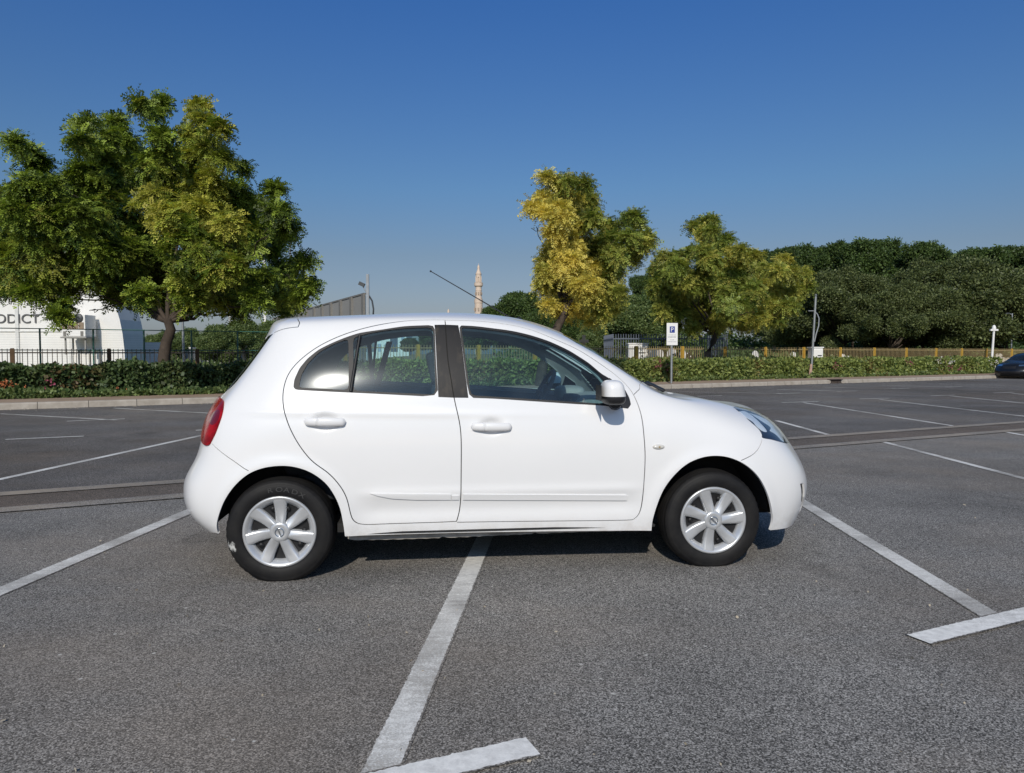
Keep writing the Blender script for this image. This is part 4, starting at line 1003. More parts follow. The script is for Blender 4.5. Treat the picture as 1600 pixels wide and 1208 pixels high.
UV = {
    'arch_rear': [(3.303,0.071), (3.669,1.088), (3.864,1.672), (4.076,2.146), (4.332,2.494), (4.603,2.680), (4.903,2.758), (5.188,2.734), (5.455,2.576), (5.660,2.282), (5.786,1.907), (5.875,1.390), (5.914,0.703), (5.931,0.000)],
    'arch_front': [(9.023,0.015), (9.029,0.723), (9.088,1.390), (9.181,1.931), (9.338,2.397), (9.534,2.745), (9.801,2.958), (10.103,3.022), (10.414,2.942), (10.723,2.697), (10.955,2.313), (11.112,1.788), (11.255,1.100), (11.364,0.438), (11.356,0.000)],
    'seam_rear': [(6.968,7.663), (6.607,7.602), (6.289,7.384), (5.926,7.095), (5.548,6.804), (5.208,6.515), (4.919,6.168), (4.799,5.842), (4.815,5.443), (4.900,4.969), (5.015,4.478), (5.153,3.898), (5.313,3.346), (5.494,2.902), (5.727,2.536), (5.879,2.128), (5.964,1.710), (6.003,1.213), (6.041,0.869), (6.147,0.653), (6.416,0.672), (6.865,0.714), (7.060,0.750)],
    'seam_mid': [(6.968,7.663), (6.980,6.370), (7.010,5.798), (7.041,5.202), (7.083,4.436), (7.103,3.713), (7.103,2.608), (7.096,1.446), (7.060,0.750)],
    'seam_front': [(6.966,7.645), (7.265,7.676), (7.696,7.703), (7.993,7.662), (8.284,7.486), (8.599,7.412), (8.877,7.037), (9.014,6.686), (9.059,6.142), (9.022,5.512), (8.973,4.753), (8.932,3.809), (8.915,2.868), (8.905,2.033), (8.889,1.362), (8.859,0.973), (8.804,0.721), (8.722,0.650), (8.220,0.667), (7.532,0.697), (7.067,0.699)],
    'win_rear': [(5.041,5.419), (5.119,5.330), (6.161,5.290), (6.896,5.221), (6.866,6.254), (6.853,7.283), (6.532,7.232), (6.277,7.097), (5.988,6.995), (5.807,6.868), (5.554,6.683), (5.314,6.496), (5.125,6.253), (5.021,5.995), (5.000,5.666)],
    'win_front': [(7.110,7.297), (7.280,7.309), (7.496,7.276), (7.720,7.285), (7.949,7.256), (8.182,7.202), (8.411,7.074), (8.618,6.809), (8.722,6.484), (8.810,6.389), (8.933,6.036), (8.908,5.476), (8.887,5.301), (8.831,5.163), (8.580,5.207), (8.143,5.180), (7.757,5.190), (7.396,5.219), (7.172,5.222)],
    'head': [(12.270,6.207), (13.226,6.585), (13.945,6.267), (13.982,5.704), (13.932,5.184), (13.889,4.592), (13.815,4.183), (13.732,3.916), (13.378,3.546), (12.893,3.524), (12.224,3.648), (11.824,3.784), (11.531,3.852), (11.636,4.048), (11.721,4.327), (11.686,4.588), (11.695,5.008), (11.801,5.457)],
    'tail_lamp': [(1.127,5.095), (1.151,5.025), (1.185,4.720), (1.218,4.481), (1.694,3.948), (2.454,3.485), (2.843,3.333), (3.000,3.547), (3.123,3.897), (3.051,4.354), (2.749,4.693), (1.961,5.014), (1.113,5.156)],
    'bump_f': [(11.482,3.790), (11.179,3.326), (10.947,3.053), (10.641,2.847)],
    'bump_r': [(3.000,3.420), (3.540,3.164), (3.965,2.926), (4.234,2.721), (4.375,2.619)],
    'hoodseam': [(9.526,7.177), (10.310,8.811), (11.103,7.921), (11.927,7.349), (12.327,6.317)],
    'hatch_edge': [(2.285,7.150), (2.055,6.964), (1.960,6.637), (1.897,6.264), (1.808,5.911), (1.808,5.703), (1.185,5.575), (1.135,5.404)],
    'quarter_glass': [(5.154,5.412), (5.603,5.397), (5.965,5.380), (5.902,6.081), (5.827,6.807), (5.564,6.624), (5.334,6.419), (5.171,6.120), (5.121,5.813)],
    'rear_glass': [(6.024,5.364), (6.366,5.340), (6.684,5.313), (6.870,5.295), (6.850,6.253), (6.837,7.171), (6.534,7.133), (6.279,7.042), (6.101,6.961), (5.901,6.833), (5.966,6.082)],
    'front_glass': [(7.138,7.205), (7.276,7.199), (7.489,7.176), (7.709,7.171), (7.933,7.132), (8.161,7.073), (8.386,6.945), (8.578,6.711), (8.679,6.455), (8.703,6.176), (8.564,5.287), (8.147,5.256), (7.759,5.259), (7.397,5.286), (7.192,5.303), (7.160,6.192)],
    'black_panel': [(6.853,7.294), (6.967,7.311), (7.110,7.305), (7.153,5.794), (7.172,5.218), (7.037,5.209), (6.896,5.219), (6.873,6.177)],
    'sail': [(8.810,6.389), (8.950,6.103), (8.933,5.652), (8.902,5.362), (8.831,5.157), (8.579,5.202), (8.533,5.205)],
    'rub_rear': [(6.227,1.875), (6.622,1.854), (7.008,1.839), (7.008,1.649), (6.682,1.657), (6.453,1.705), (6.305,1.800)],
    'rub_rear2': [(7.014,1.798), (7.082,1.796), (7.082,1.647), (7.014,1.649)],
    'rub_front': [(7.119,1.836), (7.875,1.787), (8.699,1.706), (8.718,1.664), (8.712,1.509), (7.876,1.587), (7.119,1.645)],
    'handles': [(5.328,4.204), (5.620,4.222), (5.951,4.193), (5.647,4.200), (7.170,4.103), (7.553,4.117), (7.370,4.097)],
    'repeater': [(9.014,3.386), (9.101,3.383), (9.193,3.380), (9.106,3.502), (9.096,3.280)],
    'apillar_joint': [(9.635,7.716), (9.336,6.495), (9.186,6.129), (9.058,5.871)],
    'spoiler_seam': [(2.867,9.001), (4.003,7.878), (4.219,7.382)],
    'spoiler_line': [(4.230,7.361), (3.588,7.306), (2.658,7.253), (2.017,7.145)],
    'fog': [(12.124,1.921), (12.217,1.275), (12.714,0.486)],
    'character': [(5.070,4.469), (5.617,4.459), (6.108,4.420), (6.628,4.345), (7.071,4.274), (7.873,4.291), (8.866,4.242)],
    'sill_line': [(5.940,0.625), (6.619,0.513), (7.338,0.448), (8.190,0.436), (8.955,0.445)],
    'hoodline': [(9.651,7.744), (9.820,7.517), (10.278,8.582), (11.054,7.803), (11.932,7.330), (12.287,6.277)],
    'head_in1': [(12.113,5.479), (12.854,5.627), (13.446,5.519), (11.877,4.392), (11.852,4.676), (12.153,5.003), (11.951,5.131)],
    'head_in2': [(13.948,5.557), (14.048,5.152), (13.882,4.694), (13.815,4.127), (13.748,3.751), (13.105,3.582), (11.959,3.765), (12.284,4.124), (12.159,4.396), (12.952,4.521), (12.841,5.049)],
    'lamp_band': [(2.033,4.450), (2.695,4.613), (3.010,4.299), (2.862,4.066), (2.418,4.117)],
}
UV['head'] = [(12.05, 6.15), (12.6, 6.32), (13.1, 6.28), (13.5, 6.0), (13.75, 5.55), (13.87, 5.0), (13.88, 4.5), (13.81, 4.12), (13.70, 3.86), (13.378, 3.56), (12.893, 3.53), (12.224, 3.648), (11.82, 3.784), (11.531, 3.86), (11.62, 4.05), (11.69, 4.327), (11.69, 4.588), (11.70, 5.008), (11.80, 5.457), (11.92, 5.9)]
UV['head_in1'] = [(12.02, 5.80), (12.5, 6.02), (12.75, 5.9), (12.55, 5.2), (12.3, 4.4), (11.95, 4.3), (11.88, 4.65), (12.0, 5.0), (11.93, 5.3)]
UV['head_in2'] = [(13.0, 6.0), (13.4, 5.7), (13.62, 5.2), (13.72, 4.6), (13.66, 4.05), (13.3, 3.72), (12.75, 3.72), (12.70, 4.1), (12.45, 4.35), (12.95, 4.55), (12.75, 5.1)]
UV['tail_lamp'] = [(.75, 5.12), (.85, 4.70), (1.0, 4.32), (1.40, 3.92), (2.1, 3.52), (2.785, 3.36), (2.992, 3.545), (3.129, 3.897), (3.10, 4.354), (2.85, 4.70), (2.3, 4.98), (1.5, 5.12)]
UV['hatch_edge'] = [(2.32, 7.14), (2.10, 6.90), (1.98, 6.55), (1.92, 6.2), (1.86, 5.88), (1.80, 5.62), (1.50, 5.36)]
def chain(pts, closed=False, sub=6):
    """smooth curve through traced points (uniform Catmull-Rom)"""
    P = np.array(pts, float); n = len(P); out = []
    g = lambda i: P[i % n] if closed else (P[i] if 0 <= i < n else (2 * P[0] - P[1] if i < 0 else 2 * P[-1] - P[-2]))
    for i in range(n if closed else n - 1):
        a, b, c, d = g(i - 1), g(i), g(i + 1), g(i + 2)
        for k in range(sub):
            t = k / sub; out.append(.5 * ((2 * b) + (c - a) * t + (2 * a - 5 * b + 4 * c - d) * t * t + (3 * b - a - 3 * c + d) * t ** 3))
    if not closed: out.append(P[-1])
    return np.array(out)
def relax(P, it=2, closed=False):
    P = P.copy()
    for _ in range(it):
        if closed: P = .25 * np.roll(P, 1, 0) + .5 * P + .25 * np.roll(P, -1, 0)
        else: P[1:-1] = .25 * P[:-2] + .5 * P[1:-1] + .25 * P[2:]
    return P
def corner_poly(pts, sub=4):
    """closed outline; straight runs subdivided, smoothed only lightly"""
    P = np.array(pts, float); out = []
    for i in range(len(P)):
        a, b = P[i], P[(i + 1) % len(P)]
        for k in range(sub): out.append(a + (b - a) * k / sub)
    return np.array(out)
LINES = {k: relax(chain(UV[k]), 3) for k in ('seam_rear', 'seam_mid', 'seam_front', 'bump_f', 'bump_r', 'apillar_joint', 'spoiler_seam')}
LINES['hoodline'] = relax(chain([(9.60, 7.95), (9.95, 7.75), (10.4, 7.62), (11.0, 7.45), (11.5, 7.0), (11.85, 6.45), (12.05, 6.18)]), 2)
LINES['hood_front'] = chain([(13.0, 6.32), (13.6, 6.0), (14.2, 5.8), (15.0, 5.75)])
LINES['bump_f2'] = chain([(13.86, 4.2), (14.3, 4.1), (15.0, 4.1)])
LINES['hatch_side'] = chain([(4.23, 7.36), (3.2, 7.29), (2.32, 7.16)])
LINES['hatch_low'] = chain([(.75, 3.75), (.3, 3.6), (0, 3.6)])
rd = np.concatenate([LINES['seam_rear'], LINES['seam_mid'][::-1][1:-1]]); fd = np.concatenate([LINES['seam_front'], LINES['seam_mid'][::-1][1:-1]])
POLY = {'rear_door': rd, 'front_door': fd}
for k in ('arch_rear', 'arch_front'):
    c = relax(chain(UV[k]), 2); POLY[k] = np.concatenate([[[c[0][0], -.3]], c, [[c[-1][0], -.3]]])
for k in ('win_rear', 'win_front', 'black_panel', 'rear_glass', 'quarter_glass', 'front_glass', 'sail'): POLY[k] = corner_poly(UV[k], 5)
def soft(k, pts):  # round the traced outline a little without losing its corners
    P = np.array(pts, float); return relax(chain(P, True, 5), 1, True)
for k in ('rub_rear', 'rub_rear2', 'rub_front'): POLY[k] = corner_poly(UV[k], 4)
for k in ('head', 'tail_lamp', 'head_in1', 'head_in2', 'lamp_band'): POLY[k] = soft(k, UV[k])
for k in ('win_rear', 'win_front', 'rear_glass', 'quarter_glass', 'front_glass'): POLY[k] = relax(POLY[k], 1, True)
he = chain(UV['hatch_edge'])
POLY['hatch_glass'] = np.concatenate([[[0, 7.05]], [[.9, 7.08]], [[1.7, 7.12]], he, [[.8, 5.30]], [[0, 5.28]]])
POLY['windscreen'] = corner_poly([(8.42, 10.0), (8.40, 9.2), (8.44, 8.55), (8.62, 8.16), (9.0, 8.05), (9.45, 8.06), (9.68, 8.25), (9.78, 9.0), (9.80, 10.0)], 5)
POLY['front_bumper'] = np.concatenate([LINES['bump_f'][::-1], [[11.53, 3.86]], [[11.82, 3.784]], [[12.224, 3.648]], [[12.893, 3.53]], [[13.378, 3.56]], [[13.70, 3.86]], [[13.80, 4.1]], LINES['bump_f2'], [[15.2, -.3]], [[10.4, -.3]], [[10.4, 1.5]]])
POLY['rear_bumper'] = np.concatenate([LINES['bump_r'], [[4.332, 2.494]], [[4.076, 2.145]], [[3.864, 1.669]], [[3.668, 1.085]], [[3.668, .6]], [[4.4, -.3]], [[-.2, -.3]], [[-.2, 3.4]], [[.7, 3.42]], [[1.5, 3.40]], [[2.2, 3.38]], [[2.75, 3.34]]])
POLY['hood'] = np.concatenate([LINES['hoodline'], [[12.3, 6.24]], [[12.6, 6.32]], LINES['hood_front'], [[15.2, 10.2]], [[9.84, 10.2]], [[9.82, 9.0]], [[9.70, 8.2]]])
POLY['spoiler'] = np.concatenate([LINES['hatch_side'], [[1.7, 7.12]], [[.9, 7.08]], [[-.2, 7.05]], [[-.2, 10.2]], [[2.6, 10.2]], LINES['spoiler_seam']])
POLY['tailgate'] = np.concatenate([[[-.2, 7.05]], [[.9, 7.08]], [[1.7, 7.12]], he, [[1.2, 5.15]], [[.78, 5.1]], [[.85, 4.70]], [[1.0, 4.32]], [[1.35, 3.95]], [[1.9, 3.6]], [[1.5, 3.40]], [[.7, 3.42]], [[-.2, 3.4]]])
POLY['grille_low'] = corner_poly([(13.3, .9), (13.4, 1.7), (14.2, 2.1), (15.0, 2.15), (15.0, .8), (14.2, .75)], 4)
POLY['grille_up'] = corner_poly([(14.05, 3.3), (14.2, 3.75), (15.0, 3.85), (15.0, 3.1)], 4)
POLY['fog'] = corner_poly([(12.12, 1.95), (12.34, 1.95), (12.50, 1.3), (12.85, .65), (12.72, .5), (12.24, 1.25)], 3)
SX, SY = .42, .17
def build_cdt():
    pts = []; edges = []; seg = []
    def poly(P, closed=True):
        o = len(pts); P = np.asarray(P)
        for q in P: pts.append((q[0] * SX, q[1] * SY))
        n = len(P)
        for i in range(n if closed else n - 1): edges.append((o + i, o + (i + 1) % n)); seg.append((P[i], P[(i + 1) % n]))
    for k, P in POLY.items(): poly(P)
    hw = .0026; strips = []
    for k, L in LINES.items():
        p = S(L[:, 0], L[:, 1]); n = Nrm(L[:, 0], L[:, 1]); t = np.gradient(p, axis=0); t /= np.linalg.norm(t, axis=1, keepdims=True); b = np.cross(n, t)
        e = 1e-3; a1 = (S(L[:, 0] + e, L[:, 1]) - S(L[:, 0] - e, L[:, 1])) / (2 * e); a2 = (S(L[:, 0], L[:, 1] + e) - S(L[:, 0], L[:, 1] - e)) / (2 * e)
        A = np.stack([a1, a2], 2); h = hw * (.7 if k in ('bump_f', 'bump_r', 'hoodline', 'apillar_joint', 'bump_f2', 'hood_front') else 1.0)
        G = np.linalg.pinv(A, rcond=1e-3) @ b[:, :, None]; G = np.clip(G[:, :, 0] * h, -.05, .05)
        poly(np.concatenate([L + G, (L - G)[::-1]])); strips.append((k, p, h))
    # body outline and interior grid
    us = np.arange(0, NU - 1 + 1e-6, .055); vs = np.arange(0, NV - 1 + 1e-6, .125)
    poly([(u, 0) for u in us[:-1]] + [(NU - 1, v) for v in vs[:-1]] + [(u, NV - 1) for u in us[::-1][:-1]] + [(0, v) for v in vs[::-1][:-1]])
    gu, gv = np.meshgrid(us[1:-1], vs[1:-1]); g = np.stack([gu.ravel(), gv.ravel()], 1)
    g[:, 0] += np.where((np.round(g[:, 1] / .125).astype(int) % 2) == 0, .0275, 0)
    x = []
    for cu, cv, ru, rv in ((5.64, 4.2, .45, .75), (7.37, 4.1, .45, .75)):
        a, b = np.meshgrid(np.arange(cu - ru, cu + ru, .022), np.arange(cv - rv, cv + rv, .05)); x.append(np.stack([a.ravel(), b.ravel()], 1))
    a, b = np.meshgrid(np.arange(6.0, 9.0, .055) + .02, np.arange(1.0, 2.6, .05)); x.append(np.stack([a.ravel(), b.ravel()], 1))
    a, b = np.meshgrid(np.arange(4.9, 8.9, .055) + .02, np.arange(4.15, 4.75, .045)); x.append(np.stack([a.ravel(), b.ravel()], 1))
    g = np.concatenate([g] + x); g = g[(g[:, 0] < NU - 1.02) & (g[:, 1] < NV - 1.03)]
    A = np.array([s[0] for s in seg]) * (SX, SY); B = np.array([s[1] for s in seg]) * (SX, SY); gs = g * (SX, SY); keep = np.ones(len(gs), bool)
    AB = B - A; l2 = np.maximum((AB ** 2).sum(1), 1e-12)
    for c0 in range(0, len(gs), 1500):
        q = gs[c0:c0 + 1500][:, None, :]; t = np.clip(((q - A) * AB).sum(2) / l2, 0, 1); d = np.linalg.norm(q - (A + AB * t[..., None]), axis=2).min(1)
        keep[c0:c0 + 1500] = d > .0055
    for q in gs[keep]: pts.append((q[0], q[1]))
    r = geometry.delaunay_2d_cdt([Vector(p) for p in pts], edges, [], 0, 1e-6)
    V = np.array([tuple(p) for p in r[0]]) / (SX, SY); F = np.array([f for f in r[2] if len(f) == 3])
    c = V[F].mean(1); ok = (c[:, 1] > 1e-4) & (c[:, 1] < NV - 1 - 1e-4) & (c[:, 0] > 1e-4) & (c[:, 0] < NU - 1 - 1e-4)
    return V, F[ok], strips
def inside(P, c):
    P = np.asarray(P); r = np.zeros(len(c), bool); j = len(P) - 1
    for i in range(len(P)):
        a, b = P[i], P[j]
        if a[1] != b[1]:
            r ^= ((a[1] > c[:, 1]) != (b[1] > c[:, 1])) & (c[:, 0] < (b[0] - a[0]) * (c[:, 1] - a[1]) / (b[1] - a[1]) + a[0])
        j = i
    return r
CV, CF, STR = build_cdt()
cen = CV[CF].mean(1); lab = np.full(len(CF), 'body', dtype='U16')
IN = {k: inside(P, cen) for k, P in POLY.items()}
for k in ('tailgate', 'spoiler', 'hood', 'front_bumper', 'rear_bumper', 'rear_door', 'front_door'): lab[IN[k]] = k
c3 = S(cen[:, 0], cen[:, 1])
for k, p, h in STR:
    bb = ((c3 > p.min(0) - .02) & (c3 < p.max(0) + .02)).all(1); i = np.where(bb)[0]
    A = p[:-1]; AB = p[1:] - A; l2 = np.maximum((AB ** 2).sum(1), 1e-12); q = c3[i][:, None, :]
    t = np.clip(((q - A) * AB).sum(2) / l2, 0, 1); d = np.linalg.norm(q - (A + AB * t[..., None]), axis=2).min(1)
    lab[i[d < h * 1.03]] = 'gap'
for k in ('rub_rear', 'rub_rear2', 'rub_front'): lab[IN[k]] = k
for a, b in (('win_rear', 'trim_rear'), ('win_front', 'trim_front')): lab[IN[a]] = b
bp = IN['black_panel'] & (lab != 'gap'); lab[bp & (cen[:, 0] < np.interp(cen[:, 1], LINES['seam_mid'][::-1, 1], LINES['seam_mid'][::-1, 0]))] = 'pillar_rear'
lab[bp & (lab != 'pillar_rear')] = 'pillar_front'
for k in ('rear_glass', 'quarter_glass', 'front_glass', 'hatch_glass', 'windscreen', 'tail_lamp', 'head', 'grille_low', 'grille_up', 'fog', 'sail'): lab[IN[k]] = {'sail': 'sail'}.get(k, k)
lab[IN['front_glass']] = 'front_glass'
arch = IN['arch_rear'] | IN['arch_front']; lab[arch] = 'arch'

def skin(name, sel, sides=(-1,), off=0.0, flange=.012, dish=None, flip=False, sub=None):
    """mesh of the chosen skin triangles, raised by off, with an inward turned edge; sides -1 near, +1 far"""
    F0 = CF[sel]
    if not len(F0): return None
    ids, inv = np.unique(F0, return_inverse=True); F0 = inv.reshape(-1, 3); uv = CV[ids]
    n = Nrm(uv[:, 0], uv[:, 1]); p = S(uv[:, 0], uv[:, 1]); o = np.full(len(ids), off)
    if dish is not None: o = o + dish(uv, p)
    p = p + n * o[:, None]; p[S(uv[:, 0], uv[:, 1])[:, 1] < 1e-4, 1] = 0
    VS = []; NS = []; FS = []; base = 0
    # orient
    a = p[F0[:, 1]] - p[F0[:, 0]]; b = p[F0[:, 2]] - p[F0[:, 0]]; bad = (np.cross(a, b) * n[F0[:, 0]]).sum(1) < 0
    F1 = F0.copy(); F1[bad] = F1[bad][:, ::-1]
    ed = np.concatenate([F1[:, [0, 1]], F1[:, [1, 2]], F1[:, [2, 0]]]); key = np.sort(ed, 1); kk = key[:, 0] * 1000003 + key[:, 1]
    un, first, cnt = np.unique(kk, return_index=True, return_counts=True); be = ed[first[cnt == 1]]
    be = be[~((p[be[:, 0], 1] < 1e-4) & (p[be[:, 1], 1] < 1e-4))]
    for sgn in sides:
        m = np.array([1, sgn, 1.]); FF = F1 if sgn > 0 else F1[:, ::-1]
        if flip: FF = FF[:, ::-1]
        VS.append(p * m); NS.append((-n if flip else n) * m); FS.append(FF + base); base += len(p)
        if flange and len(be):
            A = p[be[:, 0]]; B = p[be[:, 1]]; nA = n[be[:, 0]]; nB = n[be[:, 1]]
            q = np.stack([A, B, B - nB * flange, A - nA * flange], 1); out = np.cross(B - A, nA); out /= np.maximum(np.linalg.norm(out, axis=1, keepdims=True), 1e-9)
            VS.append((q * m).reshape(-1, 3)); NS.append((np.repeat(out[:, None, :], 4, 1) * m).reshape(-1, 3))
            i0 = np.arange(len(be)) * 4 + base; t = np.concatenate([np.stack([i0, i0 + 2, i0 + 1], 1), np.stack([i0, i0 + 3, i0 + 2], 1)])
            FS.append(t if sgn > 0 else t[:, ::-1]); base += 4 * len(be)
    V = np.concatenate(VS); Nn = np.concatenate(NS); F = np.concatenate(FS)
    me = bpy.data.meshes.new(name); me.vertices.add(len(V)); me.vertices.foreach_set('co', V.astype(np.float32).ravel())
    me.loops.add(F.size); me.loops.foreach_set('vertex_index', F.astype(np.int32).ravel()); me.polygons.add(len(F)); me.polygons.foreach_set('loop_start', np.arange(0, F.size, 3, dtype=np.int32))
    me.polygons.foreach_set('use_smooth', np.ones(len(F), bool)); me.update(calc_edges=True)
    me.normals_split_custom_set_from_vertices(Nn.astype(np.float32))
    return me
def L_(*names):
    r = np.zeros(len(lab), bool)
    for k in names: r |= lab == k
    return r

# car materials
m, nt, bs, out = new_mat('white_car_paint'); v = coord(nt)
sx = nt.nodes.new('ShaderNodeSeparateXYZ'); nt.links.new(v, sx.inputs[0])
low = mth(nt, 'MULTIPLY', ramp(nt, sx.outputs[2], [(.20, 1.0), (.34, 0.0)]), ramp(nt, noise(nt, v, 9, 6, .7), [(.42, .0), (.75, .55)]))
c = mix(nt, low, ramp(nt, noise(nt, v, 2.2, 4), [(.3, (.765, .765, .765)), (.7, (.785, .783, .78))]), (.42, .36, .29))
nt.links.new(c, bs.inputs['Base Color']); bs.inputs['Roughness'].default_value = .32; bs.inputs['Coat Weight'].default_value = .7; bs.inputs['Coat Roughness'].default_value = .05; bs.inputs['Specular IOR Level'].default_value = .3
M['paintcar'] = m
def glass_mat(name, tint, film=.10, dirt=True, ior=1.55, haze=.011):
    """thin tinted pane: clear straight-through light plus mirror reflection, and a faint bluish film of dust and painted sky veil"""
    m, nt, bs, out = new_mat(name); nt.nodes.remove(bs)
    tr = nt.nodes.new('ShaderNodeBsdfTransparent'); tr.inputs['Color'].default_value = (*tint, 1)
    gl = nt.nodes.new('ShaderNodeBsdfGlossy'); gl.inputs['Roughness'].default_value = .02
    g2 = nt.nodes.new('ShaderNodeBsdfGlossy'); g2.inputs['Roughness'].default_value = .15; g2.inputs['Color'].default_value = (.9, .95, 1, 1)
    df = nt.nodes.new('ShaderNodeBsdfDiffuse'); df.inputs['Color'].default_value = (.44, .55, .62, 1)  # bluish veil of reflected sky painted into the film, along with dust
    fr = nt.nodes.new('ShaderNodeFresnel'); gi = nt.nodes.new('ShaderNodeNewGeometry'); mr = nt.nodes.new('ShaderNodeMapRange'); mr.inputs['To Min'].default_value = ior; mr.inputs['To Max'].default_value = 1 / ior
    nt.links.new(gi.outputs['Backfacing'], mr.inputs['Value']); nt.links.new(mr.outputs[0], fr.inputs['IOR'])      # same mirror strength from either side of the pane
    a = nt.nodes.new('ShaderNodeMixShader'); nt.links.new(fr.outputs[0], a.inputs[0]); nt.links.new(tr.outputs[0], a.inputs[1]); nt.links.new(gl.outputs[0], a.inputs[2])
    b = nt.nodes.new('ShaderNodeMixShader'); b.inputs[0].default_value = haze; nt.links.new(a.outputs[0], b.inputs[1]); nt.links.new(g2.outputs[0], b.inputs[2])
    c = nt.nodes.new('ShaderNodeMixShader'); v = coord(nt)
    sp = ramp(nt, noise(nt, v, 38, 3, .7), [(.66, 0.0), (.74, .30)])
    nt.links.new(mth(nt, 'ADD', mth(nt, 'MULTIPLY', ramp(nt, noise(nt, v, 6, 4), [(.3, .2), (.7, 1.0)]), film * .35), mth(nt, 'MULTIPLY', sp, .25 if dirt else 0)), c.inputs[0])
    nt.links.new(b.outputs[0], c.inputs[1]); nt.links.new(df.outputs[0], c.inputs[2]); nt.links.new(c.outputs[0], out.inputs['Surface'])
    return m
M['sideglass'] = glass_mat('tinted_side_glass', (.64, .84, .87), .10)
M['quarterglass'] = glass_mat('dusty_quarter_glass', (.45, .60, .66), .06)
M['screen'] = glass_mat('windscreen_glass', (.80, .90, .89), .03, False)
M['hatchglass'] = glass_mat('dark_hatch_glass', (.10, .12, .15), .05, False)
M['lens'] = glass_mat('headlight_lens', (.93, .96, .98), .10, False, 1.6, .012)
M['rubber'] = plain('black_window_rubber', (.006, .006, .007), .55, var=.2)
m, nt, bs, out = new_mat('scuffed_black_pillar'); v = coord(nt)
mp = nt.nodes.new('ShaderNodeMapping'); mp.inputs['Scale'].default_value = (9, 9, 3); nt.links.new(v, mp.inputs[0])
sm_ = noise(nt, mp.outputs[0], 1.6, 5, .65)
c = ramp(nt, sm_, [(.52, (.009, .009, .011)), (.66, (.032, .027, .023)), (.80, (.13, .11, .09))])
nt.links.new(c, bs.inputs['Base Color']); bs.inputs['Roughness'].default_value = .45; bs.inputs['Specular IOR Level'].default_value = .22; M['pillarblack'] = m
m, nt, bs, out = new_mat('tail_lamp_red'); v = coord(nt)
bs.inputs['Base Color'].default_value = (.36, .006, .012, 1); bs.inputs['Roughness'].default_value = .18; bs.inputs['Coat Weight'].default_value = .04; bs.inputs['Specular IOR Level'].default_value = .15; bs.inputs['Coat Roughness'].default_value = .06
c = ramp(nt, noise(nt, v, 14, 2), [(.4, (.20, .003, .006)), (.6, (.36, .006, .010))]); nt.links.new(c, bs.inputs['Base Color'])
M['lampred'] = m
M['lampdark'] = plain('tail_lamp_dark_band', (.16, .003, .006), .2, coat=.3)
M['chrome'] = plain('bright_chrome', (.72, .76, .80), .16, 1.0, var=.03)
M['reflector'] = plain('lamp_reflector', (.80, .85, .90), .35, .0, var=.12, vs=18)
M['bezel'] = plain('headlight_bezel', (.010, .013, .022), .4)
M['trimdark'] = plain('interior_trim_dark', (.075, .085, .095), .7)
M['trimlight'] = plain('interior_headliner', (.36, .39, .40), .9)
M['dash'] = plain('dashboard_grey', (.34, .35, .34), .75)
M['seatcloth'] = plain('seat_cloth', (.03, .034, .042), .9, vs=30)
M['underbody'] = plain('underbody', (.02, .02, .02), .9)
M['pinch'] = plain('dirty_sill_flange', (.30, .28, .25), .8, var=.55, vs=7)
m, nt, bs, out = new_mat('tyre_rubber'); v = coord(nt)
c = ramp(nt, noise(nt, v, 8, 5, .65), [(.35, (.008, .008, .009)), (.7, (.020, .019, .018))])
nt.links.new(c, bs.inputs['Base Color']); bs.inputs['Roughness'].default_value = .6; bs.inputs['Specular IOR Level'].default_value = .22; bump(nt, noise(nt, v, 60, 3), bs, .15, .003); M['tyre'] = m
m, nt, bs, out = new_mat('scuffed_tyre_rubber'); v = coord(nt)
vm = nt.nodes.new('ShaderNodeVectorMath'); vm.operation = 'DISTANCE'; vm.inputs[1].default_value = (-.262, -.10, -.075); nt.links.new(v, vm.inputs[0])
f = ramp(nt, mth(nt, 'ADD', mth(nt, 'MULTIPLY', vm.outputs['Value'], 6.0), mth(nt, 'MULTIPLY', noise(nt, v, 40, 4), .5)), [(.34, 1.0), (.44, 0.0)])
c = mix(nt, f, ramp(nt, noise(nt, v, 8, 5, .65), [(.35, (.008, .008, .009)), (.7, (.019, .018, .017))]), (.50, .50, .48))
nt.links.new(c, bs.inputs['Base Color']); bs.inputs['Roughness'].default_value = .6; bs.inputs['Specular IOR Level'].default_value = .22; bump(nt, noise(nt, v, 60, 3), bs, .15, .003); M['tyre_scuffed'] = m
M['hubcap'] = plain('silver_hub_cap', (.55, .56, .57), .30, .45, var=.10, vs=9, coat=.3)
M['steelrim'] = plain('dark_steel_rim', (.012, .012, .013), .5, .2)

CX_, CY_, CYAW = -.1384, 4.9124, R(6.5387)
car = empty('hatchback_car', (CX_, CY_, 0), CYAW, label='white five door hatchback parked across the bay lines in the foreground', cat='car')
both = (-1, 1)
def sk(name, sel, m, parent=car, **k):
    me = skin(name, sel, **k)
    return link(name, me, m, parent) if me else None
body = sk('body', L_('body'), M['paintcar'], sides=both)
sk('hood', L_('hood'), M['paintcar'], sides=both)
fbmp = sk('front_bumper', L_('front_bumper'), M['paintcar'], sides=both, flange=.014)
sk('lower_grille', L_('grille_low'), M['black'], fbmp, sides=both, off=-.02, flange=0)
sk('upper_grille', L_('grille_up'), M['black'], fbmp, sides=both, off=-.015, flange=0)
for sg in both: sk('fog_recess', L_('fog'), M['black'], fbmp, sides=(sg,), off=-.012, flange=0)
rbmp = sk('rear_bumper', L_('rear_bumper'), M['paintcar'], sides=both, flange=.014)
tg = sk('tailgate', L_('tailgate'), M['paintcar'], sides=both)
spz = lambda uv, p: .012 * np.clip((p[:, 2] - 1.36) / .06, 0, 1)
sk('spoiler', L_('spoiler'), M['paintcar'], tg, sides=both, dish=None)
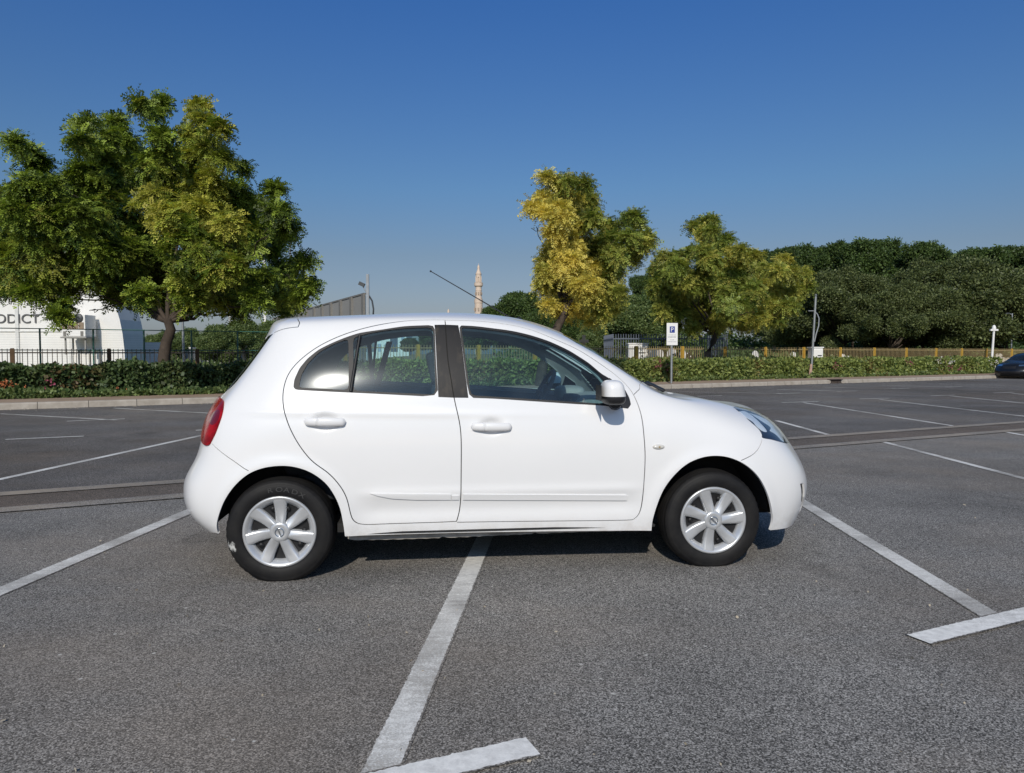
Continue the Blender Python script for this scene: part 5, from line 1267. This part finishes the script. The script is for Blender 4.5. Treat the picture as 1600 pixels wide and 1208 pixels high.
sk('rear_window', L_('hatch_glass'), M['hatchglass'], tg, sides=both, off=-.002, flange=.006)
sk('windscreen', L_('windscreen'), M['screen'], sides=both, off=-.003, flange=0)
lampd = lambda uv, p: .006 + .005 * np.clip(1 - ((uv[:, 0] - 1.7) / 1.3) ** 2, 0, 1)
for sg in both:
    tl = sk('tail_lamp', L_('tail_lamp') & ~IN['lamp_band'], M['lampred'], sides=(sg,), dish=lampd, flange=.022)
    sk('lamp_band', L_('tail_lamp') & IN['lamp_band'], M['lampdark'], tl, sides=(sg,), dish=lampd, flange=.0)
    hd = sk('headlight', L_('head'), M['lens'], sides=(sg,), off=.004, flange=.0)
    dp = lambda uv, p: np.full(len(uv), -.013)
    sk('bezel', L_('head') & ~(IN['head_in1'] | IN['head_in2']), M['bezel'], hd, sides=(sg,), dish=dp, flange=0)
    hin = L_('head') & (IN['head_in1'] | IN['head_in2'])
    sk('reflector', hin & IN['head_in1'], M['reflector'], hd, sides=(sg,), dish=lambda uv, p: -.010 - .006 * np.sin(np.clip((uv[:, 0] - 11.9) / .8, 0, 1) * math.pi), flange=.01)
    sk('reflector', hin & ~IN['head_in1'], M['reflector'], hd, sides=(sg,), dish=lambda uv, p: -.010 - .008 * np.sin(np.clip((uv[:, 0] - 12.5) / 1.2, 0, 1) * math.pi), flange=.01)
    doors = {}
    for dn, gl, tr_, pl, rb in (('rear', ('rear_glass', 'quarter_glass'), 'trim_rear', 'pillar_rear', ('rub_rear', 'rub_rear2')), ('front', ('front_glass',), 'trim_front', 'pillar_front', ('rub_front',))):
        d = sk('door', L_(dn + '_door'), M['paintcar'], sides=(sg,)); doors[dn] = d
        sk('window_frame', L_(tr_), M['rubber'], d, sides=(sg,), off=-.0015, flange=.01)
        sk('pillar_cover', L_(pl), M['pillarblack'], d, sides=(sg,), off=-.001, flange=.01)
        for g in gl: sk('window_glass', L_(g), M['quarterglass' if g == 'quarter_glass' else 'sideglass'], d, sides=(sg,), off=-.005, flange=0)
        for r_ in rb: sk('rub_strip', L_(r_), M['paintcar'], d, sides=(sg,), off=.007, flange=.012)
    # dividing bar between the rear panes stands proud
    a = S(np.array([5.995]), np.array([6.90]))[0]; b = S(np.array([5.995]), np.array([5.33]))[0]
    mb = MB(); mb.tube([(a[0], sg * (a[1] + .002), a[2]), ((a[0] + b[0]) / 2, sg * ((a[1] + b[1]) / 2 + .012), (a[2] + b[2]) / 2), (b[0], sg * (b[1] + .002), b[2])], .0095, 8); mb.build('window_bar', M['rubber'], doors['rear'])
    # door handles
    for dn, x0, x1, z0, z1 in (('rear', -1.090, -.865, .873, .868), ('front', -.186, .045, .836, .832)):
        mb = MB(); x = (x0 + x1) / 2; n = 26; V = []; F = []; m_ = 14
        uu = np.linspace(0, 1, n)
        wy = np.interp(x0 + (x1 - x0) * uu, *[np.array(q) for q in zip(*sorted((float(S(np.array([a]), np.array([4.2]))[0][0]), float(S0f(np.array([a]), np.array([4.2]))[0][1])) for a in np.linspace(4.5, 9, 30)))])
        for i, f in enumerate(uu):
            e = min(f, 1 - f); tip = math.sqrt(max(0, 1 - max(0, 1 - e / .085) ** 2)); hz_ = (.021 + .003 * math.sin(math.pi * f)) * max(.05, tip); hy_ = .016 * max(.05, tip)
            cx = x0 + (x1 - x0) * f; cz = z0 + (z1 - z0) * f; cy = wy[i] + .008 + .018 * math.sin(math.pi * min(1, max(0, f))) ** .7
            for k in range(m_):
                a = 2 * math.pi * k / m_; V.append((cx, sg * (cy + hy_ * math.cos(a)), cz + hz_ * math.copysign(abs(math.sin(a)) ** .8, math.sin(a))))
        gapi = 8
        for i in range(n - 1):
            if i == gapi: continue
            for k in range(m_): F.append((i * m_ + k, i * m_ + (k + 1) % m_, (i + 1) * m_ + (k + 1) % m_, (i + 1) * m_ + k))
        F += [tuple(range(m_)), tuple(range((n - 1) * m_, n * m_)), tuple(range(gapi * m_, gapi * m_ + m_)), tuple(range((gapi + 1) * m_, gapi * m_ + 2 * m_))]
        # the key cap is set a hair apart from the pull
        V = [(q[0] + (.0065 * (1 if i // m_ == gapi else -1) if i // m_ in (gapi, gapi + 1) else 0), q[1], q[2]) for i, q in enumerate(V)]
        V = [((q[0] if i // m_ != gapi else q[0]), q[1], q[2]) for i, q in enumerate(V)]
        mb.add(V, F, True); me = mb.mesh('handle'); link('handle', me, M['paintcar'], doors[dn])
    # side repeater on the front wing
    p = S(np.array([9.103]), np.array([3.385]))[0]
    V, F = superell((p[0], sg * (p[1] + .001), p[2]), (.036, .012, .0145), 1, 1, 24, 12); mb = MB(); mb.add(V, F, True); rp = mb.build('side_repeater', plain('repeater_clear', (.62, .60, .55), .12, coat=1), car)
    V, F = superell((p[0] + .002, sg * (p[1] + .0085), p[2]), (.012, .005, .008), 1, 1, 16, 8); mb = MB(); mb.add(V, F, True); mb.build('bulb', plain('amber_bulb', (.34, .25, .13), .3), rp)
    # door mirror
    mc = (.585, .935, 1.026)
    def mfn(x, y, z):
        t = (z + .07) / .14; return (x * (1.06 - .20 * t) + .010 * (1 - t), y * (1.05 - .12 * t), z)
    V, F = superell((mc[0], sg * mc[1], mc[2]), (.065, .092, .068), .58, .72, 48, 28, mfn)
    cap = [f for f in F if sum(V[i][2] for i in f) / len(f) > mc[2] - .018 and sum(V[i][0] for i in f) / len(f) > mc[0] - .062]; rest = [f for f in F if f not in cap]
    mb = MB(); mb.add(V, rest, True); mb.tube([(mc[0] + .045, sg * .845, mc[2] - .062), (mc[0] + .06, sg * .775, mc[2] - .07)], [.035, .042], 12)
    mi = mb.build('wing_mirror', M['black'], doors['front'])
    mb = MB(); mb.add([(mc[0] + (q[0] - mc[0]) * 1.012, sg * mc[1] + (q[1] - sg * mc[1]) * 1.012, mc[2] + (q[2] - mc[2]) * 1.012) for q in V], cap, True)
    bpy_m = mb.build('mirror_cap', M['paintcar'], doors['front'])
    mb = MB(); mb.box((mc[0] - .0735, sg * mc[1], mc[2]), (.003, .13, .085)); mb.build('mirror_glass', M['black'], doors['front'])
    sk('mirror_base', L_('sail'), M['black'], doors['front'], sides=(sg,), off=.003, flange=.012)
# dark shell behind the shut lines, and the inside of the cabin
skel = sk('inner_shell', L_('body', 'gap', 'rear_door', 'front_door', 'hood', 'spoiler', 'tailgate', 'front_bumper', 'rear_bumper', 'rub_rear', 'rub_rear2', 'rub_front', 'grille_low', 'grille_up', 'fog') & (cen[:, 1] > .45), M['blackgap'], sides=both, off=-.0115, flange=0)
cab = (cen[:, 1] > 2.0) & (cen[:, 0] > .3) & (cen[:, 0] < 9.3)
sk('door_trim', L_('rear_door', 'front_door', 'body', 'gap', 'rub_front', 'rub_rear', 'rub_rear2', 'tailgate') & cab & (cen[:, 1] < 5.6) & (cen[:, 0] > 4.3), M['trimdark'], sides=both, off=-.06, flange=0, flip=True)
sk('pillar_trim', L_('rear_door', 'front_door', 'body', 'gap', 'pillar_rear', 'pillar_front', 'trim_rear', 'trim_front', 'spoiler') & cab & (cen[:, 1] >= 5.0), M['trimlight'], sides=both, off=-.03, flange=.01, flip=True)
# floor, underbody, wheel housings, sill flange
mb = MB(); mb.box((.05, 0, .27), (3.2, 1.0, .05)); mb.box((-.05, 0, .27), (1.75, 1.50, .05)); mb.box((1.6, 0, .30), (.5, 1.1, .1)); mb.box((-1.5, 0, .34), (.2, .8, .12)); mb.build('underbody', M['underbody'], car)
for sg in both:
    mb = MB(); n = 34; V = []; F = []; L = 74
    for i in range(L + 1):
        x = -.870 + 1.70 * i / L; dz = .0015 * math.sin(i * 1.9) + (.008 if (i * 7) % 23 < 1 else 0); V += [(x, sg * .742, .262), (x, sg * .742, .200 + dz + .006 * math.sin(x * 3)), (x, sg * .738, .200 + dz + .006 * math.sin(x * 3)), (x, sg * .738, .262)]
    for i in range(L):
        for k in range(3): F.append((i * 4 + k, i * 4 + k + 1, i * 4 + k + 5, i * 4 + k + 4))
    mb.add(V, F); mb.build('sill_flange', M['pinch'], car)
    mb = MB(); mb.box((.02, sg * .765, .247), (1.72, .07, .012)); mb.build('sill_underside', M['underbody'], car)
    for hx_, hz_ in HUBS:
        mb = MB(); V = []; F = []; n = 28
        for i in range(n + 1):
            a = .02 + (math.pi - .04) * i / n
            for y in (.42, .735): V.append((hx_ + .375 * math.cos(a), sg * y, hz_ + .01 + .372 * math.sin(a)))
        for i in range(n): F.append((2 * i, 2 * i + 1, 2 * i + 3, 2 * i + 2))
        V2 = [(hx_, sg * .43, hz_)] + [(hx_ + .38 * math.cos(a), sg * .43, hz_ + .38 * math.sin(a)) for a in np.linspace(0, math.pi, n)]
        mb.add(V, F, True); mb.add(V2, [(0, i, i + 1) for i in range(1, n)]); mb.build('wheel_housing', M['underbody'], car)
# cowl and wipers
mb = MB(); mb.tube([(1.02, -.50, 1.012), (1.05, -.2, 1.035), (1.07, .2, 1.035), (1.04, .52, 1.01)], .011, 8); mb.tube([(1.00, -.58, 1.02), (1.04, -.1, 1.050)], .008, 6); mb.tube([(1.03, -.02, 1.05), (1.02, .5, 1.03)], .008, 6); mb.build('wiper', M['black'], car)
# aerial on the front of the roof, leaning back
mb = MB(); mb.tube([(.178, 0, 1.452), (-.399, 0, 1.781)], [.0042, .0028], 8); mb.lathe([(0, -.007), (.006, -.004), (.006, .004), (0, .007)], 10, 'z', (-.399, 0, 1.781)); ae = mb.build('aerial', M['black'], car)
mb = MB(); mb.lathe([(.030, 0), (.026, .012), (.012, .03), (0, .034)], 14, 'z', (.185, 0, 1.452)); mb.build('aerial_foot', M['black'], ae)
# cabin fittings
def rbox(name, c, rad, m, rot=None, e=.35, parent=car):
    V, F = superell((0, 0, 0), rad, e, e, 32, 18); mb = MB(); mb.add([Vector(c) + ((rot @ Vector(q)) if rot else Vector(q)) for q in V], F, True); return mb.build(name, m, parent)
for sg in both:
    q = rbox('front_seat', (.03, sg * .37, .46), (.26, .24, .10), M['seatcloth'])
    rbox('backrest', (-.25, sg * .37, .76), (.085, .235, .32), M['seatcloth'], Matrix.Rotation(R(-16), 3, 'Y'), parent=q)
    rbox('headrest', (-.365, sg * .37, 1.16), (.055, .13, .095), M['seatcloth'], Matrix.Rotation(R(-12), 3, 'Y'), parent=q)
q = rbox('rear_seat', (-.98, 0, .47), (.25, .60, .10), M['seatcloth']); rbox('backrest', (-1.22, 0, .74), (.09, .60, .27), M['seatcloth'], Matrix.Rotation(R(-18), 3, 'Y'), parent=q)
ds = rbox('dashboard', (.74, 0, .80), (.22, .66, .17), M['dash'], None, .5)
rbox('instrument_hood', (.60, .36, .955), (.10, .17, .055), M['dash'], None, .6, ds); rbox('air_vent', (.55, 0, .90), (.05, .16, .07), M['trimdark'], None, .5, ds)
mb = MB(); n = 40; V = []
st = Matrix.Rotation(R(-62), 3, 'Y'); P = [Vector((.40, .37, .955)) + st @ Vector((.178 * math.cos(a), .178 * math.sin(a), 0)) for a in np.linspace(0, 2 * math.pi, n)]
mb.tube(P, .016, 8, False)
for a in (.1, math.pi - .1, -math.pi / 2): mb.tube([Vector((.425, .37, .945)), Vector((.40, .37, .955)) + st @ Vector((.17 * math.sin(a), .17 * math.cos(a), 0))], .016, 6)
mb.lathe([(0, -.02), (.07, -.015), (.075, .01), (0, .02)], 16, 'x', (.425, .37, .945)); mb.build('steering_wheel', M['trimdark'], car)
rbox('rear_view_mirror', (.36, 0, 1.30), (.02, .11, .035), M['trimdark'])
mb = MB(); a = Vector((-.70, .60, 1.33)); b = Vector((-.82, .66, .92)); mb.add([a + Vector((-.022, 0, 0)), a + Vector((.022, 0, 0)), b + Vector((.022, 0, 0)), b + Vector((-.022, 0, 0))], [(0, 1, 2, 3)]); mb.build('seat_belt', M['seatcloth'], car)

# wheels
def wheel(x, sg, hub=.272, mt='tyre', rot=0.0, steer=0.0):
    """built with its outer face towards local -y"""
    RT = .291; yo = -.092
    mb = MB(); n = 40
    mb.lathe([(.16, .05), (.176, .0), (.178, yo + .028), (.168, yo + .03), (.12, yo + .035), (.06, yo + .030), (0, yo + .030)], 40, 'y')
    for k in range(10):
        a = 2 * math.pi * k / 10; mb.lathe([(.014, yo + .026), (.014, yo + .018), (0, yo + .018)], 10, 'y', (.128 * math.cos(a), 0, .128 * math.sin(a)))
    w = mb.build('wheel', M['steelrim'], car, (x, sg * .725, hub)); w.rotation_euler = (0, 0, (0 if sg < 0 else math.pi) + steer)
    prof = [(.180, .085), (.200, .098), (.235, .104), (.262, .098), (.279, .088), (.287, .074)]
    tread = []
    for y0 in np.linspace(.07, -.07, 29):
        k = abs((y0 / .14 + .5) * 4 % 1 - .5); tread.append((RT - (.006 if k > .42 and abs(y0) < .06 else 0) - .016 * (y0 / .085) ** 4, y0))
    prof += tread + [(.287, -.074), (.281, -.084), (.272, -.092), (.264, -.0985), (.261, -.0985), (.255, -.1015), (.240, -.1045), (.222, -.1045), (.208, -.101), (.199, -.097), (.194, -.090), (.186, -.084), (.180, -.078)]
    mb = MB(); mb.lathe(prof, 96, 'y'); me = mb.mesh('tyre')
    co = np.empty(len(me.vertices) * 3, np.float32); me.vertices.foreach_get('co', co); co = co.reshape(-1, 3)
    zmin = -hub + .002; lowv = co[:, 2] < zmin; d = np.clip((zmin + .03 - co[:, 2]) / .06, 0, 1); co[:, 1] *= 1 + .10 * d * (np.hypot(co[:, 0], co[:, 2]) > .2); co[lowv, 2] = zmin
    # shoulder blocks
    r_ = np.hypot(co[:, 0], co[:, 2]); a_ = np.arctan2(co[:, 2], co[:, 0]); blk = (np.floor(a_ / (2 * math.pi) * 96 + .5).astype(int) % 2 == 0) & (r_ > .275) & (np.abs(co[:, 1]) > .055) & ~lowv
    co[blk, 0] *= .990; co[blk, 2] *= .990
    me.vertices.foreach_set('co', co.ravel()); me.update(); ty = link('tyre', me, M[mt], w)
    # hub cap: dished ring, seven broad swept spokes, badge
    mb = MB(); yf = -.098
    mb.lathe([(.196, yf + .012), (.196, yf + .002), (.190, yf - .003), (.182, yf - .001), (.170, yf + .010), (.158, yf + .024), (.154, yf + .032), (.154, yf + .045)], 84, 'y')
    mb.lathe([(.056, yf + .04), (.056, yf + .008), (.051, yf + .0005), (.044, yf - .002), (.030, yf - .003), (.027, yf - .001), (.0, yf - .001)], 40, 'y')
    for k in range(7):
        a0 = rot + 2 * math.pi * k / 7; V = []; F = []; nr, nc = 12, 9
        for i in range(nr):
            f = i / (nr - 1); r = .036 + (.181 - .036) * f; hw_ = .0245 + .0120 * f ** .9; dep = yf + .001 + .009 * math.sin(math.pi * min(1, f * 1.02)) - .004 * (1 - f)
            sweep = -.004 * math.sin(math.pi * f)
            for j in range(nc):
                q = j / (nc - 1) * 2 - 1; cr = .008 * (max(0, abs(q) - .80) / .20) ** 1.5 if abs(q) > .80 else 0
                ridge = .011 * max(0, q - (-.5 + 1.3 * f)) * max(0, 1.1 - f) + .002 * max(0, -q)
                lx = q * hw_ + sweep; c_, s_ = math.cos(a0), math.sin(a0)
                V.append((r * c_ - lx * s_, dep + cr + ridge, r * s_ + lx * c_))
        for i in range(nr - 1):
            for j in range(nc - 1): F.append((i * nc + j, i * nc + j + 1, (i + 1) * nc + j + 1, (i + 1) * nc + j))
        for i in range(nr - 1):      # side walls
            for j in (0, nc - 1):
                A, B = V[i * nc + j], V[(i + 1) * nc + j]; o = len(V); V += [(A[0], yf + .045, A[2]), (B[0], yf + .045, B[2])]; F.append((i * nc + j, (i + 1) * nc + j, o + 1, o))
        mb.add(V, F, True)
    hc = mb.build('hub_cap', M['hubcap'], w)
    mb = MB(); P = [(.0225 * math.cos(a), yf - .006, .0225 * math.sin(a)) for a in np.linspace(0, 2 * math.pi, 32)]; mb.tube(P, .0028, 6, False)
    mb.box((0, yf - .007, 0), (.054, .004, .008), Matrix.Rotation(-rot + R(-25), 3, 'Y')); mb.build('badge', M['chrome'], w)
    # raised sidewall lettering
    if mt == 'tyre_scuffed':
        mb = MB(); word = 'ROADX'
        for i, ch in enumerate(word):
            tm = text_mesh(ch, .036, .0015); a = R(90 + 8) - R(10.5) * (i - .3); cc = [q.co.copy() for q in tm.vertices]; rot_ = Matrix.Rotation(-(a - R(90)), 3, 'Y')
            V = []
            for q in cc:
                p = rot_ @ Vector(((q.x - .011) * 1.35, -.1045 - q.z, .222 + q.y)); V.append(p)
            mb.add(V, [tuple(f.vertices) for f in tm.polygons]); bpy.data.meshes.remove(tm)
        mb.build('sidewall_lettering', plain('raised_rubber', (.045, .045, .044), .5), w)
    return w
wheel(-1.225, -1, mt='tyre_scuffed', rot=R(90)); wheel(1.225, -1, rot=R(108), steer=R(-1.5)); wheel(-1.225, 1); wheel(1.225, 1, rot=.3)

# ------------------------------------------------------------------ the black car at the right edge
bk = kp(ks(1600, -2.0), 0, 0)
BPP = None
NB = [[((x * (1.08 if x > 0 else 1.14)), w * 1.08, (z * .90 - .02) if z < 1.0 else .88 + (z - 1.0) * .86) for x, w, z in row] for row in NET]
BPP = fit_net(NB)
M['carblack'] = plain('black_car_paint', (.006, .006, .007), .25, coat=.4, var=.1)
wpos = Vector(((1618 - 800) / 1150 * 36.4, 36.4, 0)); 
bcar = empty('sedan_car', wpos + KE * 1.28 + KN * .80, KA + math.pi, label='black car parked at the kerb, only its nose showing at the right edge', cat='car')
uu, vv = np.meshgrid(np.linspace(0, NU - 1, 121), np.linspace(0, NV - 1, 61)); p = S0f(uu, vv, BPP)
fi = lambda i, j: j * 121 + i
cls = {'body': [], 'window': [], 'windscreen': [], 'headlight': [], 'grille': []}
wx, wz, wr = (-1.40, 1.36), .33, .36
for j in range(60):
    for i in range(120):
        c = p[j:j + 2, i:i + 2].reshape(-1, 3).mean(0); u, v = uu[j, i] + .06, vv[j, i] + .08
        if any(math.hypot(c[0] - a, c[2] - wz) < wr and c[1] > .5 for a in wx): continue
        k = 'body'
        if 5.45 < v < 7.2 and 5.2 < u < 8.7: k = 'window'
        if v > 8.1 and 8.4 < u < 9.8: k = 'windscreen'
        if 5.4 < v < 7.0 and u < 1.8: k = 'windscreen'
        if 11.3 < u < 13.6 and 4.0 < v < 4.9: k = 'headlight'
        if u > 13.2 and 1.0 < v < 2.0 or u > 14 and 3 < v < 4: k = 'grille'
        cls[k].append((fi(i, j), fi(i + 1, j), fi(i + 1, j + 1), fi(i, j + 1)))
fl = p.reshape(-1, 3)
for k, mm in (('body', 'carblack'), ('window', 'hatchglass'), ('windscreen', 'hatchglass'), ('headlight', 'chrome'), ('grille', 'black')):
    V = np.concatenate([fl * (1, -1, 1), fl]); F = np.array(cls[k]); F = np.concatenate([F[:, ::-1], F + len(fl)])
    used_, inv = np.unique(F, return_inverse=True); link(k, np_mesh(k, V[used_], inv.reshape(-1, 4)), M[mm], bcar)
wp = None
for x in wx:
    for sg in (-1, 1):
        if wp is None:
            mb = MB(); mb.lathe([(.22, .1), (.30, .1), (.32, .08), (.325, 0), (.32, -.08), (.30, -.1), (.25, -.1)], 40, 'y'); wp = w = mb.build('wheel', M['tyre'], bcar)
            mb = MB(); mb.lathe([(.25, -.1), (.24, -.105), (.225, -.09), (.225, 0)], 40, 'y'); mb.lathe([(.05, -.06), (.05, -.095), (0, -.1)], 20, 'y')
            for k in range(5):
                a = 2 * math.pi * k / 5 + .3
                for q in (-.16, .16): mb.tube([(.04 * math.cos(a), -.088, .04 * math.sin(a)), (.23 * math.cos(a + q), -.095, .23 * math.sin(a + q))], [.022, .018], 6)
            mb.build('alloy_rim', M['chrome'], w); mb = MB(); mb.lathe([(.225, -.02), (0, -.02)], 30, 'y'); mb.build('brake_disc', M['steelrim'], w)
        else:
            w = wp.copy(); COL.objects.link(w); w.parent = bcar
            for ch in wp.children: c = ch.copy(); COL.objects.link(c); c.parent = w
        w.location = (x, sg * .77, .325); w.rotation_euler = (0, 0, 0 if sg < 0 else math.pi)
mb = MB(); mb.box((0, 0, .3), (4.0, 1.3, .2)); mb.build('underbody', M['underbody'], bcar)
